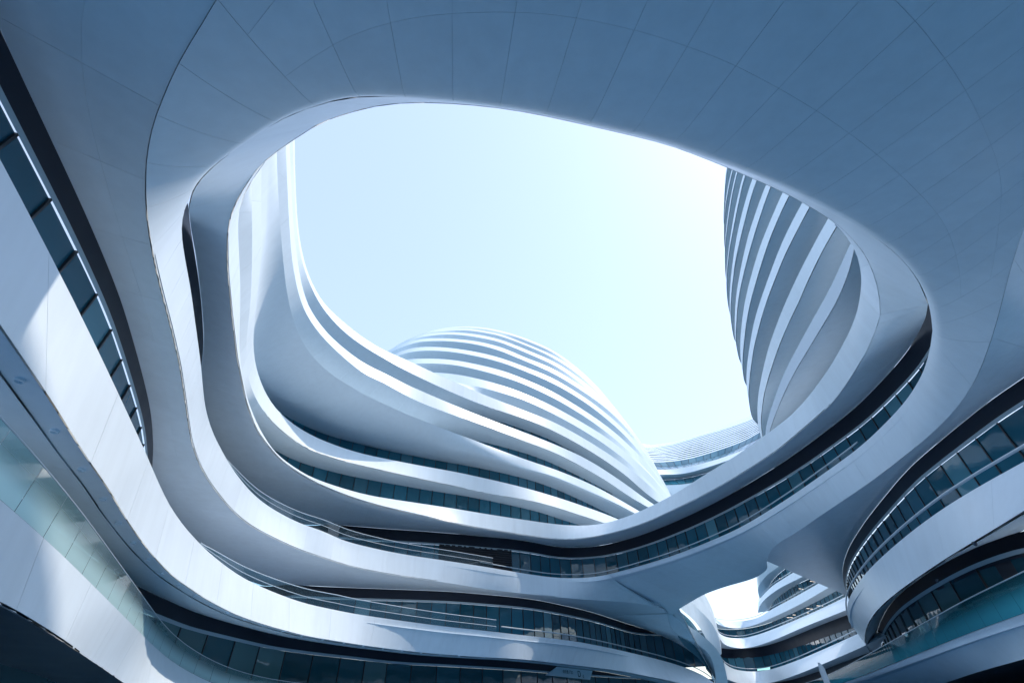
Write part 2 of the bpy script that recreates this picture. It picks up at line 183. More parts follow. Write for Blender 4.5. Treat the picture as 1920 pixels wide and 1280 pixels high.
'W3g': [(-20.88,33.49,20.5),(-20.75,34.98,20.5),(-20.63,35.76,20.5),(-20.43,36.4,20.5),(-19.96,37.47,20.5),(-19.62,38.13,20.5),(-19.19,38.74,20.5),(-18.6,39.39,20.5),(-17.86,40.08,20.5),(-16.19,41.47,20.5),(-15.59,41.92,20.5),(-14.96,42.33,20.5),(-9.25,45.64,20.5),(-8.22,46.19,20.5),(-6.09,47.26,20.5),(-5.0,47.86,20.5),(-2.84,49.22,20.5),(0.2,51.28,20.5),(1.87,52.55,20.5),(2.99,53.51,20.5),(3.53,54.04,20.5),(5.0,55.6,20.5),(7.55,57.92,20.5),(9.83,60.2,20.5)],
'A4b': [(-10.12,9.07,20.55),(-10.73,10.15,20.55),(-11.14,10.95,20.55),(-12.66,14.4,20.55),(-14.25,17.81,20.55),(-14.83,18.96,20.55),(-16.21,21.6,20.55),(-16.73,22.66,20.55),(-17.22,23.74,20.55),(-17.61,24.7,20.55),(-17.9,25.46,20.55),(-18.14,26.24,20.55),(-18.47,27.54,20.55),(-18.69,28.78,20.55),(-18.79,30.02,20.55),(-18.81,31.3,20.55),(-18.72,32.5,20.55),(-18.53,33.64,20.55),(-18.22,34.86,20.55),(-18.05,35.38,20.55),(-17.86,35.83,20.55),(-17.63,36.29,20.55),(-17.35,36.7,20.55),(-17.02,37.11,20.55),(-16.47,37.72,20.55),(-15.9,38.32,20.55),(-15.44,38.76,20.55),(-14.96,39.17,20.55),(-14.42,39.57,20.55),(-9.41,43.03,20.55),(-6.18,45.13,20.55),(-3.75,46.76,20.55),(-2.39,47.58,20.55),(-0.06,48.84,20.55),(1.11,49.52,20.55),(2.3,50.29,20.55),(3.27,51.02,20.55),(3.98,51.62,20.55),(4.93,52.48,20.55),(9.33,56.59,20.55),(10.29,57.52,20.55),(10.99,58.24,20.55),(11.7,59.02,20.55),(14.11,61.82,20.55)],
'A4t': [(-10.6,9.77,22.0),(-11.42,11.52,22.0),(-12.75,14.59,22.0),(-13.35,15.92,22.0),(-14.56,18.4,22.0),(-16.57,22.35,22.0),(-17.17,23.6,22.0),(-17.5,24.37,22.0),(-17.81,25.17,22.0),(-18.1,26.0,22.0),(-18.36,26.85,22.0),(-18.69,28.17,22.0),(-18.94,29.52,22.0),(-19.08,30.81,22.0),(-19.11,31.89,22.0),(-19.08,32.38,22.0),(-19.02,32.91,22.0),(-18.81,33.98,22.0),(-18.49,35.06,22.0),(-18.09,36.0,22.0),(-17.79,36.56,22.0),(-17.44,37.13,22.0),(-17.02,37.7,22.0),(-16.53,38.29,22.0),(-15.99,38.89,22.0),(-15.41,39.46,22.0),(-14.84,39.96,22.0),(-14.28,40.4,22.0),(-13.4,40.98,22.0),(-11.5,42.11,22.0),(-9.47,43.25,22.0),(-6.5,44.83,22.0),(-5.39,45.47,22.0),(-4.12,46.26,22.0),(-1.7,47.83,22.0),(0.04,49.03,22.0),(1.39,50.03,22.0),(3.01,51.34,22.0),(4.68,52.75,22.0),(6.05,53.97,22.0),(7.39,55.23,22.0),(10.23,57.96,22.0),(11.59,59.37,22.0),(16.25,64.46,22.0)],
'W4g': [(-22.09,35.26,24.8),(-21.81,36.47,24.8),(-21.5,37.4,24.8),(-21.1,38.34,24.8),(-20.54,39.37,24.8),(-20.0,40.2,24.8),(-19.46,40.88,24.8),(-18.75,41.61,24.8),(-17.87,42.38,24.8),(-16.93,43.09,24.8),(-15.08,44.38,24.8),(-13.81,45.21,24.8),(-12.43,46.05,24.8),(-9.86,47.47,24.8),(-4.96,49.97,24.8),(-3.35,50.89,24.8),(-1.59,51.97,24.8),(-0.15,52.9,24.8),(1.01,53.74,24.8),(2.31,54.78,24.8),(3.45,55.79,24.8),(4.22,56.54,24.8),(5.14,57.5,24.8),(7.65,60.33,24.8),(9.89,63.01,24.8),(14.02,68.12,24.8),(18.48,73.31,24.8)],
'A5b': [(-11.31,10.65,24.9),(-12.11,12.1,24.9),(-12.68,13.24,24.9),(-15.85,20.32,24.9),(-16.42,21.63,24.9),(-17.18,23.51,24.9),(-17.72,24.99,24.9),(-18.27,26.74,24.9),(-18.64,28.16,24.9),(-18.89,29.5,24.9),(-19.03,30.85,24.9),(-19.05,32.13,24.9),(-18.97,33.25,24.9),(-18.78,34.32,24.9),(-18.45,35.5,24.9),(-17.98,36.76,24.9),(-17.44,37.91,24.9),(-17.02,38.67,24.9),(-16.6,39.34,24.9),(-16.13,39.98,24.9),(-15.63,40.59,24.9),(-15.09,41.15,24.9),(-14.45,41.76,24.9),(-13.73,42.37,24.9),(-12.97,42.95,24.9),(-12.28,43.43,24.9),(-11.57,43.87,24.9),(-10.74,44.35,24.9),(-9.84,44.83,24.9),(-8.65,45.38,24.9),(-6.66,46.13,24.9),(-5.84,46.47,24.9),(-4.81,46.99,24.9),(-3.67,47.67,24.9),(-2.74,48.28,24.9),(-1.91,48.9,24.9),(-1.25,49.46,24.9),(0.15,50.72,24.9),(0.91,51.33,24.9),(1.57,51.81,24.9),(3.48,53.12,24.9),(4.05,53.55,24.9),(4.62,54.03,24.9),(5.51,54.88,24.9),(6.74,56.16,24.9),(13.15,63.04,24.9),(14.26,64.34,24.9),(17.12,67.87,24.9),(20.12,71.39,24.9)],
'A5t': [(-11.75,11.25,26.2),(-12.4,12.68,26.2),(-12.87,13.86,26.2),(-13.94,16.86,26.2),(-14.99,19.99,26.2),(-15.56,21.8,26.2),(-16.0,23.31,26.2),(-16.38,24.86,26.2),(-16.64,26.15,26.2),(-16.8,27.31,26.2),(-16.89,28.43,26.2),(-16.9,29.37,26.2),(-16.82,30.29,26.2),(-16.65,31.3,26.2),(-16.38,32.32,26.2),(-16.05,33.2,26.2),(-15.63,34.07,26.2),(-15.21,34.82,26.2),(-14.76,35.56,26.2),(-14.31,36.24,26.2),(-13.85,36.85,26.2),(-13.12,37.75,26.2),(-11.76,39.34,26.2),(-11.06,40.13,26.2),(-10.37,40.85,26.2),(-6.69,44.35,26.2),(-4.86,45.97,26.2),(-3.23,47.51,26.2),(0.36,50.77,26.2),(1.48,51.75,26.2),(4.08,53.91,26.2),(5.43,55.11,26.2),(7.43,57.03,26.2),(9.24,58.91,26.2),(10.83,60.71,26.2),(12.64,62.93,26.2),(14.31,65.06,26.2),(18.08,69.99,26.2),(21.41,74.17,26.2)],
'A6b': [(-12.55,12.22,28.95),(-13.23,14.05,28.95),(-14.83,18.61,28.95),(-15.9,21.87,28.95),(-16.33,23.37,28.95),(-16.65,24.7,28.95),(-16.95,26.21,28.95),(-17.11,27.37,28.95),(-17.16,28.35,28.95),(-17.12,29.39,28.95),(-16.99,30.47,28.95),(-16.76,31.59,28.95),(-16.44,32.75,28.95),(-15.97,34.12,28.95),(-15.38,35.61,28.95),(-14.9,36.64,28.95),(-14.63,37.1,28.95),(-14.36,37.48,28.95),(-14.08,37.82,28.95),(-13.3,38.62,28.95),(-12.92,39.06,28.95),(-11.67,40.78,28.95),(-11.2,41.38,28.95),(-10.49,42.19,28.95),(-9.64,43.05,28.95),(-8.31,44.24,28.95),(-2.04,49.45,28.95),(0.95,52.09,28.95),(3.6,54.33,28.95),(5.04,55.68,28.95),(6.57,57.31,28.95),(7.81,58.71,28.95),(9.3,60.46,28.95),(10.55,61.97,28.95),(11.76,63.5,28.95),(13.41,65.69,28.95),(16.41,69.95,28.95),(18.03,72.15,28.95),(20.52,75.36,28.95),(24.15,79.9,28.95)],
'A6t': [(-12.96,12.88,30.4),(-13.53,14.35,30.4),(-13.99,15.66,30.4),(-15.27,19.43,30.4),(-15.91,21.49,30.4),(-16.57,23.81,30.4),(-16.91,25.17,30.4),(-17.26,26.83,30.4),(-17.44,28.08,30.4),(-17.51,29.04,30.4),(-17.48,30.05,30.4),(-17.35,31.16,30.4),(-17.14,32.26,30.4),(-16.89,33.16,30.4),(-16.54,34.14,30.4),(-16.0,35.37,30.4),(-15.46,36.43,30.4),(-14.94,37.28,30.4),(-14.37,38.0,30.4),(-13.28,39.18,30.4),(-11.59,41.12,30.4),(-9.81,42.9,30.4),(-6.81,45.75,30.4),(-4.44,47.89,30.4),(-2.25,49.78,30.4),(2.02,53.33,30.4),(4.63,55.62,30.4),(6.26,57.13,30.4),(7.45,58.27,30.4),(8.45,59.28,30.4),(9.39,60.31,30.4),(10.42,61.52,30.4),(11.63,63.03,30.4),(13.43,65.38,30.4),(15.06,67.59,30.4),(17.13,70.49,30.4),(20.66,75.65,30.4),(24.07,80.35,30.4),(26.88,84.27,30.4)],
'A7b': [(-13.66,13.37,33.0),(-15.58,18.61,33.0),(-16.62,21.77,33.0),(-17.13,23.54,33.0),(-17.5,25.0,33.0),(-17.72,26.12,33.0),(-17.88,27.27,33.0),(-17.99,28.64,33.0),(-18.02,29.97,33.0),(-17.97,31.14,33.0),(-17.84,32.16,33.0),(-17.58,33.35,33.0),(-17.21,34.57,33.0),(-16.78,35.63,33.0),(-16.23,36.71,33.0),(-15.64,37.69,33.0),(-15.03,38.59,33.0),(-14.17,39.71,33.0),(-12.98,41.18,33.0),(-12.05,42.26,33.0),(-11.12,43.29,33.0),(-8.67,45.79,33.0),(-6.47,47.85,33.0),(-4.15,49.83,33.0),(-1.98,51.51,33.0),(0.33,53.1,33.0),(1.18,53.72,33.0),(2.43,54.73,33.0),(3.71,55.83,33.0),(5.07,57.11,33.0),(6.46,58.53,33.0),(8.1,60.34,33.0),(9.95,62.49,33.0),(11.72,64.64,33.0),(13.4,66.79,33.0),(15.15,69.14,33.0),(16.8,71.45,33.0),(18.7,74.3,33.0),(21.36,78.63,33.0),(22.59,80.54,33.0),(23.65,82.11,33.0),(26.81,86.62,33.0),(30.36,91.98,33.0)],
'A7t': [(-14.21,14.05,34.6),(-15.11,16.38,34.6),(-16.01,18.86,34.6),(-16.87,21.39,34.6),(-17.49,23.35,34.6),(-17.88,24.75,34.6),(-18.17,26.04,34.6),(-18.43,27.45,34.6),(-18.59,28.72,34.6),(-18.66,29.89,34.6),(-18.65,31.08,34.6),(-18.56,32.13,34.6),(-18.39,33.03,34.6),(-18.13,33.89,34.6),(-17.71,34.94,34.6),(-17.05,36.37,34.6),(-16.42,37.57,34.6),(-15.83,38.52,34.6),(-15.22,39.38,34.6),(-14.55,40.2,34.6),(-13.86,40.91,34.6),(-12.09,42.5,34.6),(-8.97,45.51,34.6),(-4.26,49.74,34.6),(-3.07,50.74,34.6),(0.86,53.91,34.6),(3.71,56.16,34.6),(5.11,57.37,34.6),(6.32,58.53,34.6),(7.68,59.97,34.6),(9.46,61.95,34.6),(11.15,63.91,34.6),(13.64,66.97,34.6),(16.28,70.38,34.6),(18.35,73.22,34.6),(20.52,76.38,34.6),(22.3,79.09,34.6),(23.85,81.55,34.6),(28.29,89.04,34.6),(32.07,95.17,34.6)],
'K1': [(-8.59,1.39,11.6),(-9.0,2.51,11.6),(-10.34,6.65,11.6),(-11.21,9.05,11.6),(-11.79,10.43,11.6),(-13.43,13.97,11.6),(-14.38,15.84,11.6),(-15.72,18.18,11.6),(-17.46,20.99,11.6),(-18.09,22.18,11.6),(-18.6,23.27,11.6),(-19.07,24.37,11.6),(-19.89,26.47,11.6),(-20.34,27.74,11.6),(-20.79,29.32,11.6),(-21.37,31.81,11.6),(-21.74,33.72,11.6),(-22.01,35.65,11.6),(-22.28,38.34,11.6),(-22.39,40.44,11.6),(-22.39,41.49,11.6),(-22.36,42.08,11.6),(-22.3,42.52,11.6),(-22.16,42.94,11.6),(-22.01,43.17,11.6),(-21.81,43.35,11.6),(-21.56,43.47,11.6),(-21.29,43.52,11.6),(-21.0,43.51,11.6),(-20.71,43.46,11.6),(-19.74,43.15,11.6),(-19.46,43.13,11.6),(-19.19,43.18,11.6),(-17.43,43.94,11.6),(-16.16,44.41,11.6),(-8.15,46.94,11.6),(-7.02,47.33,11.6),(-5.64,47.93,11.6),(-3.91,48.83,11.6),(-1.18,50.4,11.6),(-0.29,50.96,11.6),(0.45,51.47,11.6),(1.38,52.22,11.6),(2.34,53.16,11.6),(5.14,56.29,11.6),(6.59,58.01,11.6),(7.68,59.44,11.6),(8.71,60.92,11.6),(9.78,62.55,11.6),(12.43,66.73,11.6),(13.27,67.98,11.59),(13.82,68.69,11.57),(14.42,69.35,11.52),(15.08,69.96,11.44),(15.67,70.41,11.34),(16.3,70.79,11.2),(16.82,71.04,11.06),(17.36,71.24,10.89),(17.91,71.38,10.7),(18.46,71.47,10.48),(19.14,71.51,10.17),(19.67,71.49,9.9),(20.32,71.42,9.53),(20.93,71.29,9.12),(21.5,71.14,8.66),(21.91,71.0,8.25),(22.37,70.81,7.69),(22.7,70.66,7.21),(22.97,70.51,6.7),(23.17,70.38,6.16),(23.35,70.22,5.44)],
'A2t': [(16.27,14.05,13.1),(15.79,13.39,13.1),(15.47,12.97,13.1),(15.1,12.52,13.1),(14.7,12.06,13.1),(14.27,11.62,13.1),(13.84,11.21,13.1),(13.37,10.8,13.1),(12.91,10.43,13.1),(12.37,10.03,13.1),(11.78,9.64,13.1),(10.35,8.81,13.1),(9.68,8.46,13.1),(7.89,7.59,13.1),(7.07,7.24,13.1),(6.25,6.9,13.1),(4.77,6.34,13.1),(4.1,6.1,13.1),(3.52,5.93,13.1),(0.88,5.26,13.1),(0.34,5.14,13.1),(-0.34,5.03,13.1),(-1.27,4.89,13.1),(-2.07,4.8,13.1),(-2.71,4.74,13.1),(-3.15,4.72,13.1),(-3.59,4.73,13.1),(-3.94,4.77,13.1),(-4.28,4.85,13.1),(-4.83,4.99,13.1),(-5.17,5.1,13.1),(-5.45,5.21,13.1),(-6.28,5.61,13.1),(-7.49,6.25,13.1),(-7.99,6.57,13.1),(-8.37,6.86,13.1),(-8.91,7.41,13.1),(-9.27,7.84,13.1),(-9.53,8.26,13.1),(-9.77,8.73,13.1),(-10.56,10.61,13.1),(-11.15,11.94,13.1),(-12.3,14.5,13.1),(-13.55,17.16,13.1),(-14.02,18.27,13.1),(-14.42,19.37,13.1),(-14.76,20.46,13.1),(-15.16,22.02,13.1),(-15.48,23.41,13.1),(-15.71,24.64,13.1),(-15.88,25.85,13.1),(-16.0,27.01,13.1),(-16.04,27.99,13.1),(-16.04,28.5,13.1),(-16.01,28.94,13.1),(-15.93,29.73,13.1),(-15.78,30.6,13.1),(-15.57,31.47,13.1),(-15.33,32.27,13.1),(-15.16,32.71,13.1),(-14.97,33.14,13.1),(-14.33,34.29,13.1),(-14.14,34.68,13.1),(-13.96,35.11,13.1),(-13.54,36.29,13.1),(-13.38,36.64,13.1),(-13.19,37.0,13.1),(-12.89,37.45,13.1),(-12.51,37.95,13.1),(-11.98,38.56,13.1),(-11.36,39.23,13.1),(-10.89,39.71,13.1),(-10.4,40.17,13.1),(-9.82,40.68,13.1),(-9.26,41.13,13.1),(-8.36,41.8,13.1),(-6.07,43.38,13.1),(-4.09,44.82,13.1),(-2.56,45.97,13.1),(0.16,48.11,13.1),(1.37,49.0,13.1),(2.15,49.53,13.1),(2.78,49.91,13.1),(3.36,50.2,13.1),(3.95,50.43,13.1),(4.37,50.56,13.1),(4.75,50.64,13.1),(5.12,50.7,13.1),(5.49,50.74,13.1),(5.86,50.74,13.1),(6.23,50.72,13.1),(6.59,50.68,13.1),(6.95,50.6,13.1),(7.26,50.51,13.1),(7.56,50.39,13.1),(7.85,50.25,13.1),(8.14,50.08,13.1),(8.42,49.88,13.1),(8.69,49.66,13.1),(9.0,49.38,13.1),(9.35,49.04,13.1),(9.9,48.46,13.1),(10.64,47.64,13.1),(11.23,46.95,13.1),(11.8,46.26,13.1),(12.31,45.61,13.1),(12.81,44.94,13.1),(13.25,44.32,13.1),(13.64,43.72,13.1),(14.07,43.01,13.1),(14.47,42.29,13.1),(14.89,41.51,13.1),(15.3,40.68,13.1),(15.81,39.59,13.1),(16.18,38.78,13.1),(16.48,38.05,13.1),(16.73,37.37,13.1),(16.92,36.77,13.1),(17.09,36.16,13.1),(17.42,34.77,13.1),(17.76,33.01,13.1),(18.11,30.94,13.1),(18.33,29.31,13.1),(18.76,25.37,13.1),(18.84,24.3,13.1),(18.85,23.34,13.1),(18.83,22.7,13.1),(18.78,21.91,13.1),(18.65,20.58,13.1),(18.56,19.87,13.1),(18.46,19.32,13.1),(18.36,18.84,13.1),(18.23,18.35,13.1),(17.91,17.32,13.1),(17.74,16.88,13.1),(17.55,16.43,13.1),(17.0,15.32,13.1),(16.64,14.68,13.1),(16.27,14.05,13.1)],
'A3b': [(17.46,16.68,16.3),(16.92,15.79,16.3),(16.48,15.13,16.3),(15.92,14.38,16.3),(15.33,13.66,16.3),(14.81,13.09,16.3),(14.32,12.61,16.3),(13.79,12.16,16.3),(13.03,11.57,16.3),(12.59,11.26,16.3),(12.18,11.01,16.3),(10.23,9.95,16.3),(7.55,8.75,16.3),(6.6,8.36,16.3),(5.82,8.05,16.3),(5.16,7.83,16.3),(4.6,7.66,16.3),(1.58,6.88,16.3),(0.72,6.68,16.3),(-0.14,6.52,16.3),(-0.9,6.41,16.3),(-1.67,6.33,16.3),(-2.55,6.28,16.3),(-3.23,6.28,16.3),(-3.82,6.33,16.3),(-4.45,6.44,16.3),(-5.21,6.63,16.3),(-5.62,6.75,16.3),(-5.98,6.9,16.3),(-7.33,7.6,16.3),(-7.84,7.9,16.3),(-8.29,8.22,16.3),(-8.84,8.69,16.3),(-9.38,9.22,16.3),(-9.78,9.66,16.3),(-10.13,10.12,16.3),(-10.43,10.57,16.3),(-10.72,11.1,16.3),(-11.2,12.08,16.3),(-11.7,13.21,16.3),(-13.69,18.14,16.3),(-14.0,19.0,16.3),(-14.9,21.61,16.3),(-15.12,22.29,16.3),(-15.32,22.99,16.3),(-15.78,24.79,16.3),(-15.9,25.38,16.3),(-15.98,25.95,16.3),(-16.06,26.75,16.3),(-16.12,27.96,16.3),(-16.13,28.78,16.3),(-16.11,29.41,16.3),(-16.06,29.96,16.3),(-15.97,30.54,16.3),(-15.82,31.2,16.3),(-15.61,31.95,16.3),(-15.4,32.58,16.3),(-15.17,33.19,16.3),(-14.91,33.78,16.3),(-14.61,34.34,16.3),(-14.25,34.97,16.3),(-13.86,35.59,16.3),(-13.51,36.12,16.3),(-13.14,36.63,16.3),(-12.74,37.12,16.3),(-12.29,37.63,16.3),(-11.76,38.19,16.3),(-11.28,38.67,16.3),(-10.7,39.19,16.3),(-7.83,41.56,16.3),(-5.48,43.53,16.3),(-4.95,43.94,16.3),(-4.4,44.33,16.3),(-3.8,44.74,16.3),(-3.14,45.15,16.3),(-0.29,46.86,16.3),(1.41,47.82,16.3),(2.2,48.23,16.3),(2.78,48.52,16.3),(3.27,48.72,16.3),(3.75,48.87,16.3),(4.35,49.01,16.3),(4.94,49.09,16.3),(5.48,49.11,16.3),(6.01,49.07,16.3),(6.54,48.98,16.3),(7.05,48.83,16.3),(7.61,48.61,16.3),(8.15,48.34,16.3),(8.77,47.96,16.3),(9.42,47.49,16.3),(10.09,46.93,16.3),(10.72,46.32,16.3),(11.29,45.71,16.3),(11.83,45.06,16.3),(12.3,44.41,16.3),(12.78,43.66,16.3),(13.44,42.51,16.3),(14.72,40.2,16.3),(15.3,39.07,16.3),(15.8,37.99,16.3),(16.37,36.66,16.3),(16.94,35.19,16.3),(17.54,33.48,16.3),(18.01,32.01,16.3),(18.2,31.3,16.3),(18.35,30.69,16.3),(18.48,30.07,16.3),(18.59,29.39,16.3),(18.81,27.74,16.3),(19.08,25.44,16.3),(19.12,24.9,16.3),(19.12,24.42,16.3),(19.06,23.59,16.3),(18.88,22.24,16.3),(18.67,20.99,16.3),(18.43,19.73,16.3),(18.27,19.05,16.3),(18.07,18.38,16.3),(17.78,17.5,16.3),(17.59,16.98,16.3),(17.46,16.68,16.3)],
'Q2': [(16.3,12.66,11.4),(15.55,11.36,11.4),(14.39,9.44,11.4),(13.13,7.22,11.4),(12.02,5.34,11.4),(10.9,4.05,11.4),(10.28,3.41,11.4),(9.37,2.62,11.4),(8.41,1.9,11.4),(7.79,1.49,11.4),(7.02,1.02,11.4),(6.23,0.6,11.4),(5.56,0.27,11.4),(4.87,-0.03,11.4),(4.31,-0.24,11.4),(3.73,-0.42,11.4),(3.15,-0.54,11.4),(2.56,-0.63,11.4),(1.96,-0.66,11.4),(1.36,-0.66,11.4),(0.62,-0.6,11.4),(-0.12,-0.49,11.4),(-0.7,-0.35,11.4),(-1.27,-0.17,11.4),(-1.69,-0.0,11.4),(-2.09,0.2,11.4),(-2.47,0.43,11.4),(-2.97,0.76,11.4),(-3.33,1.03,11.4),(-4.81,2.3,11.4),(-6.09,3.33,11.4),(-6.64,3.84,11.4),(-7.27,4.48,11.4),(-7.83,5.18,11.4),(-8.32,5.94,11.4),(-8.83,6.85,11.4),(-9.46,8.21,11.4),(-10.6,10.99,11.4),(-11.31,12.64,11.4),(-13.61,17.52,11.4),(-14.07,18.63,11.4),(-14.48,19.76,11.4),(-14.8,20.76,11.4),(-15.07,21.77,11.4),(-15.3,22.79,11.4),(-15.56,24.12,11.4),(-15.73,25.15,11.4),(-15.84,26.05,11.4),(-15.9,26.94,11.4),(-15.91,27.69,11.4),(-15.88,28.29,11.4),(-15.82,28.89,11.4),(-15.73,29.48,11.4),(-15.55,30.36,11.4),(-15.32,31.38,11.4),(-15.09,32.25,11.4),(-14.86,32.97,11.4),(-14.65,33.53,11.4),(-14.35,34.22,11.4),(-13.58,35.84,11.4),(-13.02,36.9,11.4),(-12.71,37.41,11.4),(-12.27,38.02,11.4),(-11.8,38.6,11.4),(-11.29,39.15,11.4),(-10.33,40.09,11.4),(-9.08,41.17,11.4),(-6.1,43.44,11.4),(-5.41,44.02,11.4),(-3.83,45.41,11.4),(-3.02,46.08,11.4),(-2.19,46.71,11.4),(-1.08,47.48,11.4),(0.56,48.53,11.4),(2.22,49.56,11.4),(3.77,50.47,11.4),(5.47,51.42,11.4),(6.27,51.83,11.4),(6.95,52.16,11.4),(9.71,53.32,11.4),(10.53,53.7,11.4),(11.06,53.98,11.4),(11.69,54.38,11.4),(12.17,54.74,11.4),(12.62,55.13,11.4),(13.35,55.86,11.4),(13.64,56.11,11.4),(13.91,56.25,11.4),(14.31,56.26,11.4),(14.46,56.31,11.4),(14.53,56.36,11.4),(14.75,56.61,11.4),(15.05,57.09,11.4),(15.48,57.87,11.4),(15.81,58.55,11.4),(16.04,59.1,11.4),(16.3,59.81,11.4),(17.08,62.22,11.4),(17.27,62.66,11.4),(17.36,62.78,11.4),(17.4,62.8,11.4),(17.43,62.79,11.4),(17.48,62.68,11.4),(17.5,62.37,11.4),(17.28,59.87,11.4),(17.25,59.27,11.4),(17.27,58.52,11.4),(17.4,56.43,11.4),(17.61,54.04,11.4),(17.74,52.69,11.4),(17.89,51.66,11.4),(18.04,50.92,11.4),(18.2,50.35,11.4),(18.45,49.64,11.4),(18.73,48.95,11.4),(19.18,48.0,11.4),(20.09,46.45,11.4),(20.4,45.77,11.4),(20.54,45.35,11.4),(20.62,44.91,11.4),(20.66,44.47,11.4),(20.67,44.02,11.4),(20.59,42.98,11.4),(20.52,42.54,11.4),(20.44,42.25,11.4),(20.25,41.69,11.4),(19.54,40.04,11.4),(19.16,38.91,11.4),(18.9,38.05,11.4),(18.69,37.17,11.4),(18.54,36.44,11.4),(18.47,35.84,11.4),(18.45,35.4,11.4),(18.46,34.8,11.4),(18.65,33.16,11.4),(18.71,32.27,11.4),(18.77,29.57,11.4),(18.91,26.57,11.4),(18.96,24.77,11.4),(18.95,23.42,11.4),(18.9,22.08,11.4),(18.77,20.13,11.4),(18.66,19.09,11.4),(18.54,18.35,11.4),(18.35,17.47,11.4),(18.11,16.6,11.4),(17.87,15.89,11.4),(17.59,15.2,11.4),(17.22,14.38,11.4),(16.3,12.66,11.4)],
'A2b': [(-4.37,1.93,11.4),(-4.84,2.35,11.4),(-5.4,2.76,11.4),(-6.24,3.44,11.4),(-6.65,3.82,11.4),(-7.08,4.26,11.4),(-7.52,4.75,11.4),(-7.92,5.29,11.4),(-8.2,5.71,11.4),(-8.62,6.44,11.4),(-8.94,7.06,11.4),(-9.34,7.92,11.4),(-10.59,10.97,11.4),(-11.39,12.81,11.4),(-12.12,14.38,11.4),(-13.19,16.58,11.4),(-13.58,17.44,11.4),(-14.11,18.72,11.4),(-14.55,19.94,11.4),(-14.85,20.91,11.4),(-15.09,21.8,11.4),(-15.27,22.59,11.4),(-15.52,23.9,11.4),(-15.71,24.94,11.4),(-15.82,25.75,11.4),(-15.89,26.49,11.4),(-15.93,27.27,11.4),(-15.92,27.87,11.4),(-15.89,28.44,11.4),(-15.83,28.94,11.4),(-15.74,29.47,11.4),(-15.44,30.89,11.4),(-15.2,31.87,11.4),(-14.98,32.65,11.4),(-14.76,33.3,11.4),(-14.36,34.22,11.4),(-13.4,36.23,11.4),(-13.07,36.85,11.4),(-12.76,37.35,11.4),(-12.37,37.9,11.4),(-11.96,38.42,11.4),(-11.5,38.95,11.4),(-11.08,39.39,11.4),(-10.61,39.84,11.4),(-9.41,40.9,11.4),(-8.52,41.61,11.4),(-6.85,42.85,11.4),(-6.08,43.45,11.4),(-5.39,44.03,11.4),(-3.79,45.45,11.4),(-2.91,46.18,11.4),(-2.22,46.69,11.4),(-1.48,47.21,11.4),(0.54,48.52,11.4),(2.61,49.8,11.4),(4.88,51.1,11.4),(5.97,51.69,11.4),(6.79,52.1,11.4),(7.46,52.39,11.4),(8.91,52.97,11.4),(9.71,53.31,11.4),(10.7,53.77,11.4),(11.36,54.13,11.4),(11.97,54.56,11.4),(12.55,55.05,11.4),(13.23,55.73,11.4),(14.01,56.61,11.4),(14.36,55.89,11.4),(15.35,57.59,11.4),(15.61,58.09,11.4),(15.88,58.68,11.4),(16.15,59.38,11.4),(16.34,59.91,11.4),(17.19,62.6,11.4),(17.36,63.04,11.4),(17.43,63.17,11.4),(17.48,63.23,11.4),(17.53,63.22,11.4),(17.55,63.14,11.4),(17.56,62.81,11.4),(17.26,59.8,11.4),(17.24,59.19,11.4),(17.25,58.51,11.4)],
'Q2r': [(19.49,39.98,11.4),(19.0,38.41,11.4),(18.7,37.27,11.4),(18.5,36.29,11.4),(18.45,35.92,11.4),(18.42,35.5,11.4),(18.42,35.13,11.4),(18.44,34.74,11.4),(18.64,33.4,11.4),(18.7,32.59,11.4),(18.76,29.64,11.4),(18.91,26.61,11.4),(18.95,25.28,11.4),(18.97,24.26,11.4),(18.96,23.39,11.4),(18.92,22.5,11.4),(18.76,19.92,11.4),(18.65,18.93,11.4),(18.43,17.81,11.4),(18.19,16.83,11.4),(17.9,15.96,11.4),(17.51,14.99,11.4),(17.06,14.05,11.4),(16.59,13.17,11.4),(15.8,11.78,11.4),(14.41,9.49,11.4),(13.19,7.32,11.4),(11.83,5.03,11.4)],
'back_in': [(11.83,5.03,11.4),(12.17,5.53,11.4),(12.2,5.6,11.4),(12.14,5.54,11.4),(11.23,4.41,11.4),(10.92,4.05,11.4),(10.6,3.7,11.4),(10.3,3.4,11.4),(9.95,3.08,11.4),(9.57,2.76,11.4),(9.17,2.45,11.4),(8.76,2.13,11.4),(8.33,1.83,11.4),(7.89,1.54,11.4),(7.45,1.26,11.4),(7.0,1.0,11.4),(6.53,0.74,11.4),(6.05,0.49,11.4),(5.55,0.25,11.4),(5.05,0.02,11.4),(4.54,-0.18,11.4),(4.02,-0.36,11.4),(3.51,-0.5,11.4),(3.0,-0.6,11.4),(2.5,-0.66,11.4),(1.98,-0.68,11.4),(1.45,-0.68,11.4),(0.92,-0.65,11.4),(0.41,-0.59,11.4),(-0.09,-0.51,11.4),(-0.56,-0.41,11.4),(-1.0,-0.3,11.4),(-1.32,-0.19,11.4),(-1.63,-0.06,11.4),(-1.92,0.08,11.4),(-2.2,0.24,11.4),(-2.47,0.4,11.4),(-2.97,0.74,11.4),(-3.37,1.03,11.4),(-3.53,1.15,11.4),(-3.82,1.41,11.4),(-4.37,1.93,11.4)],
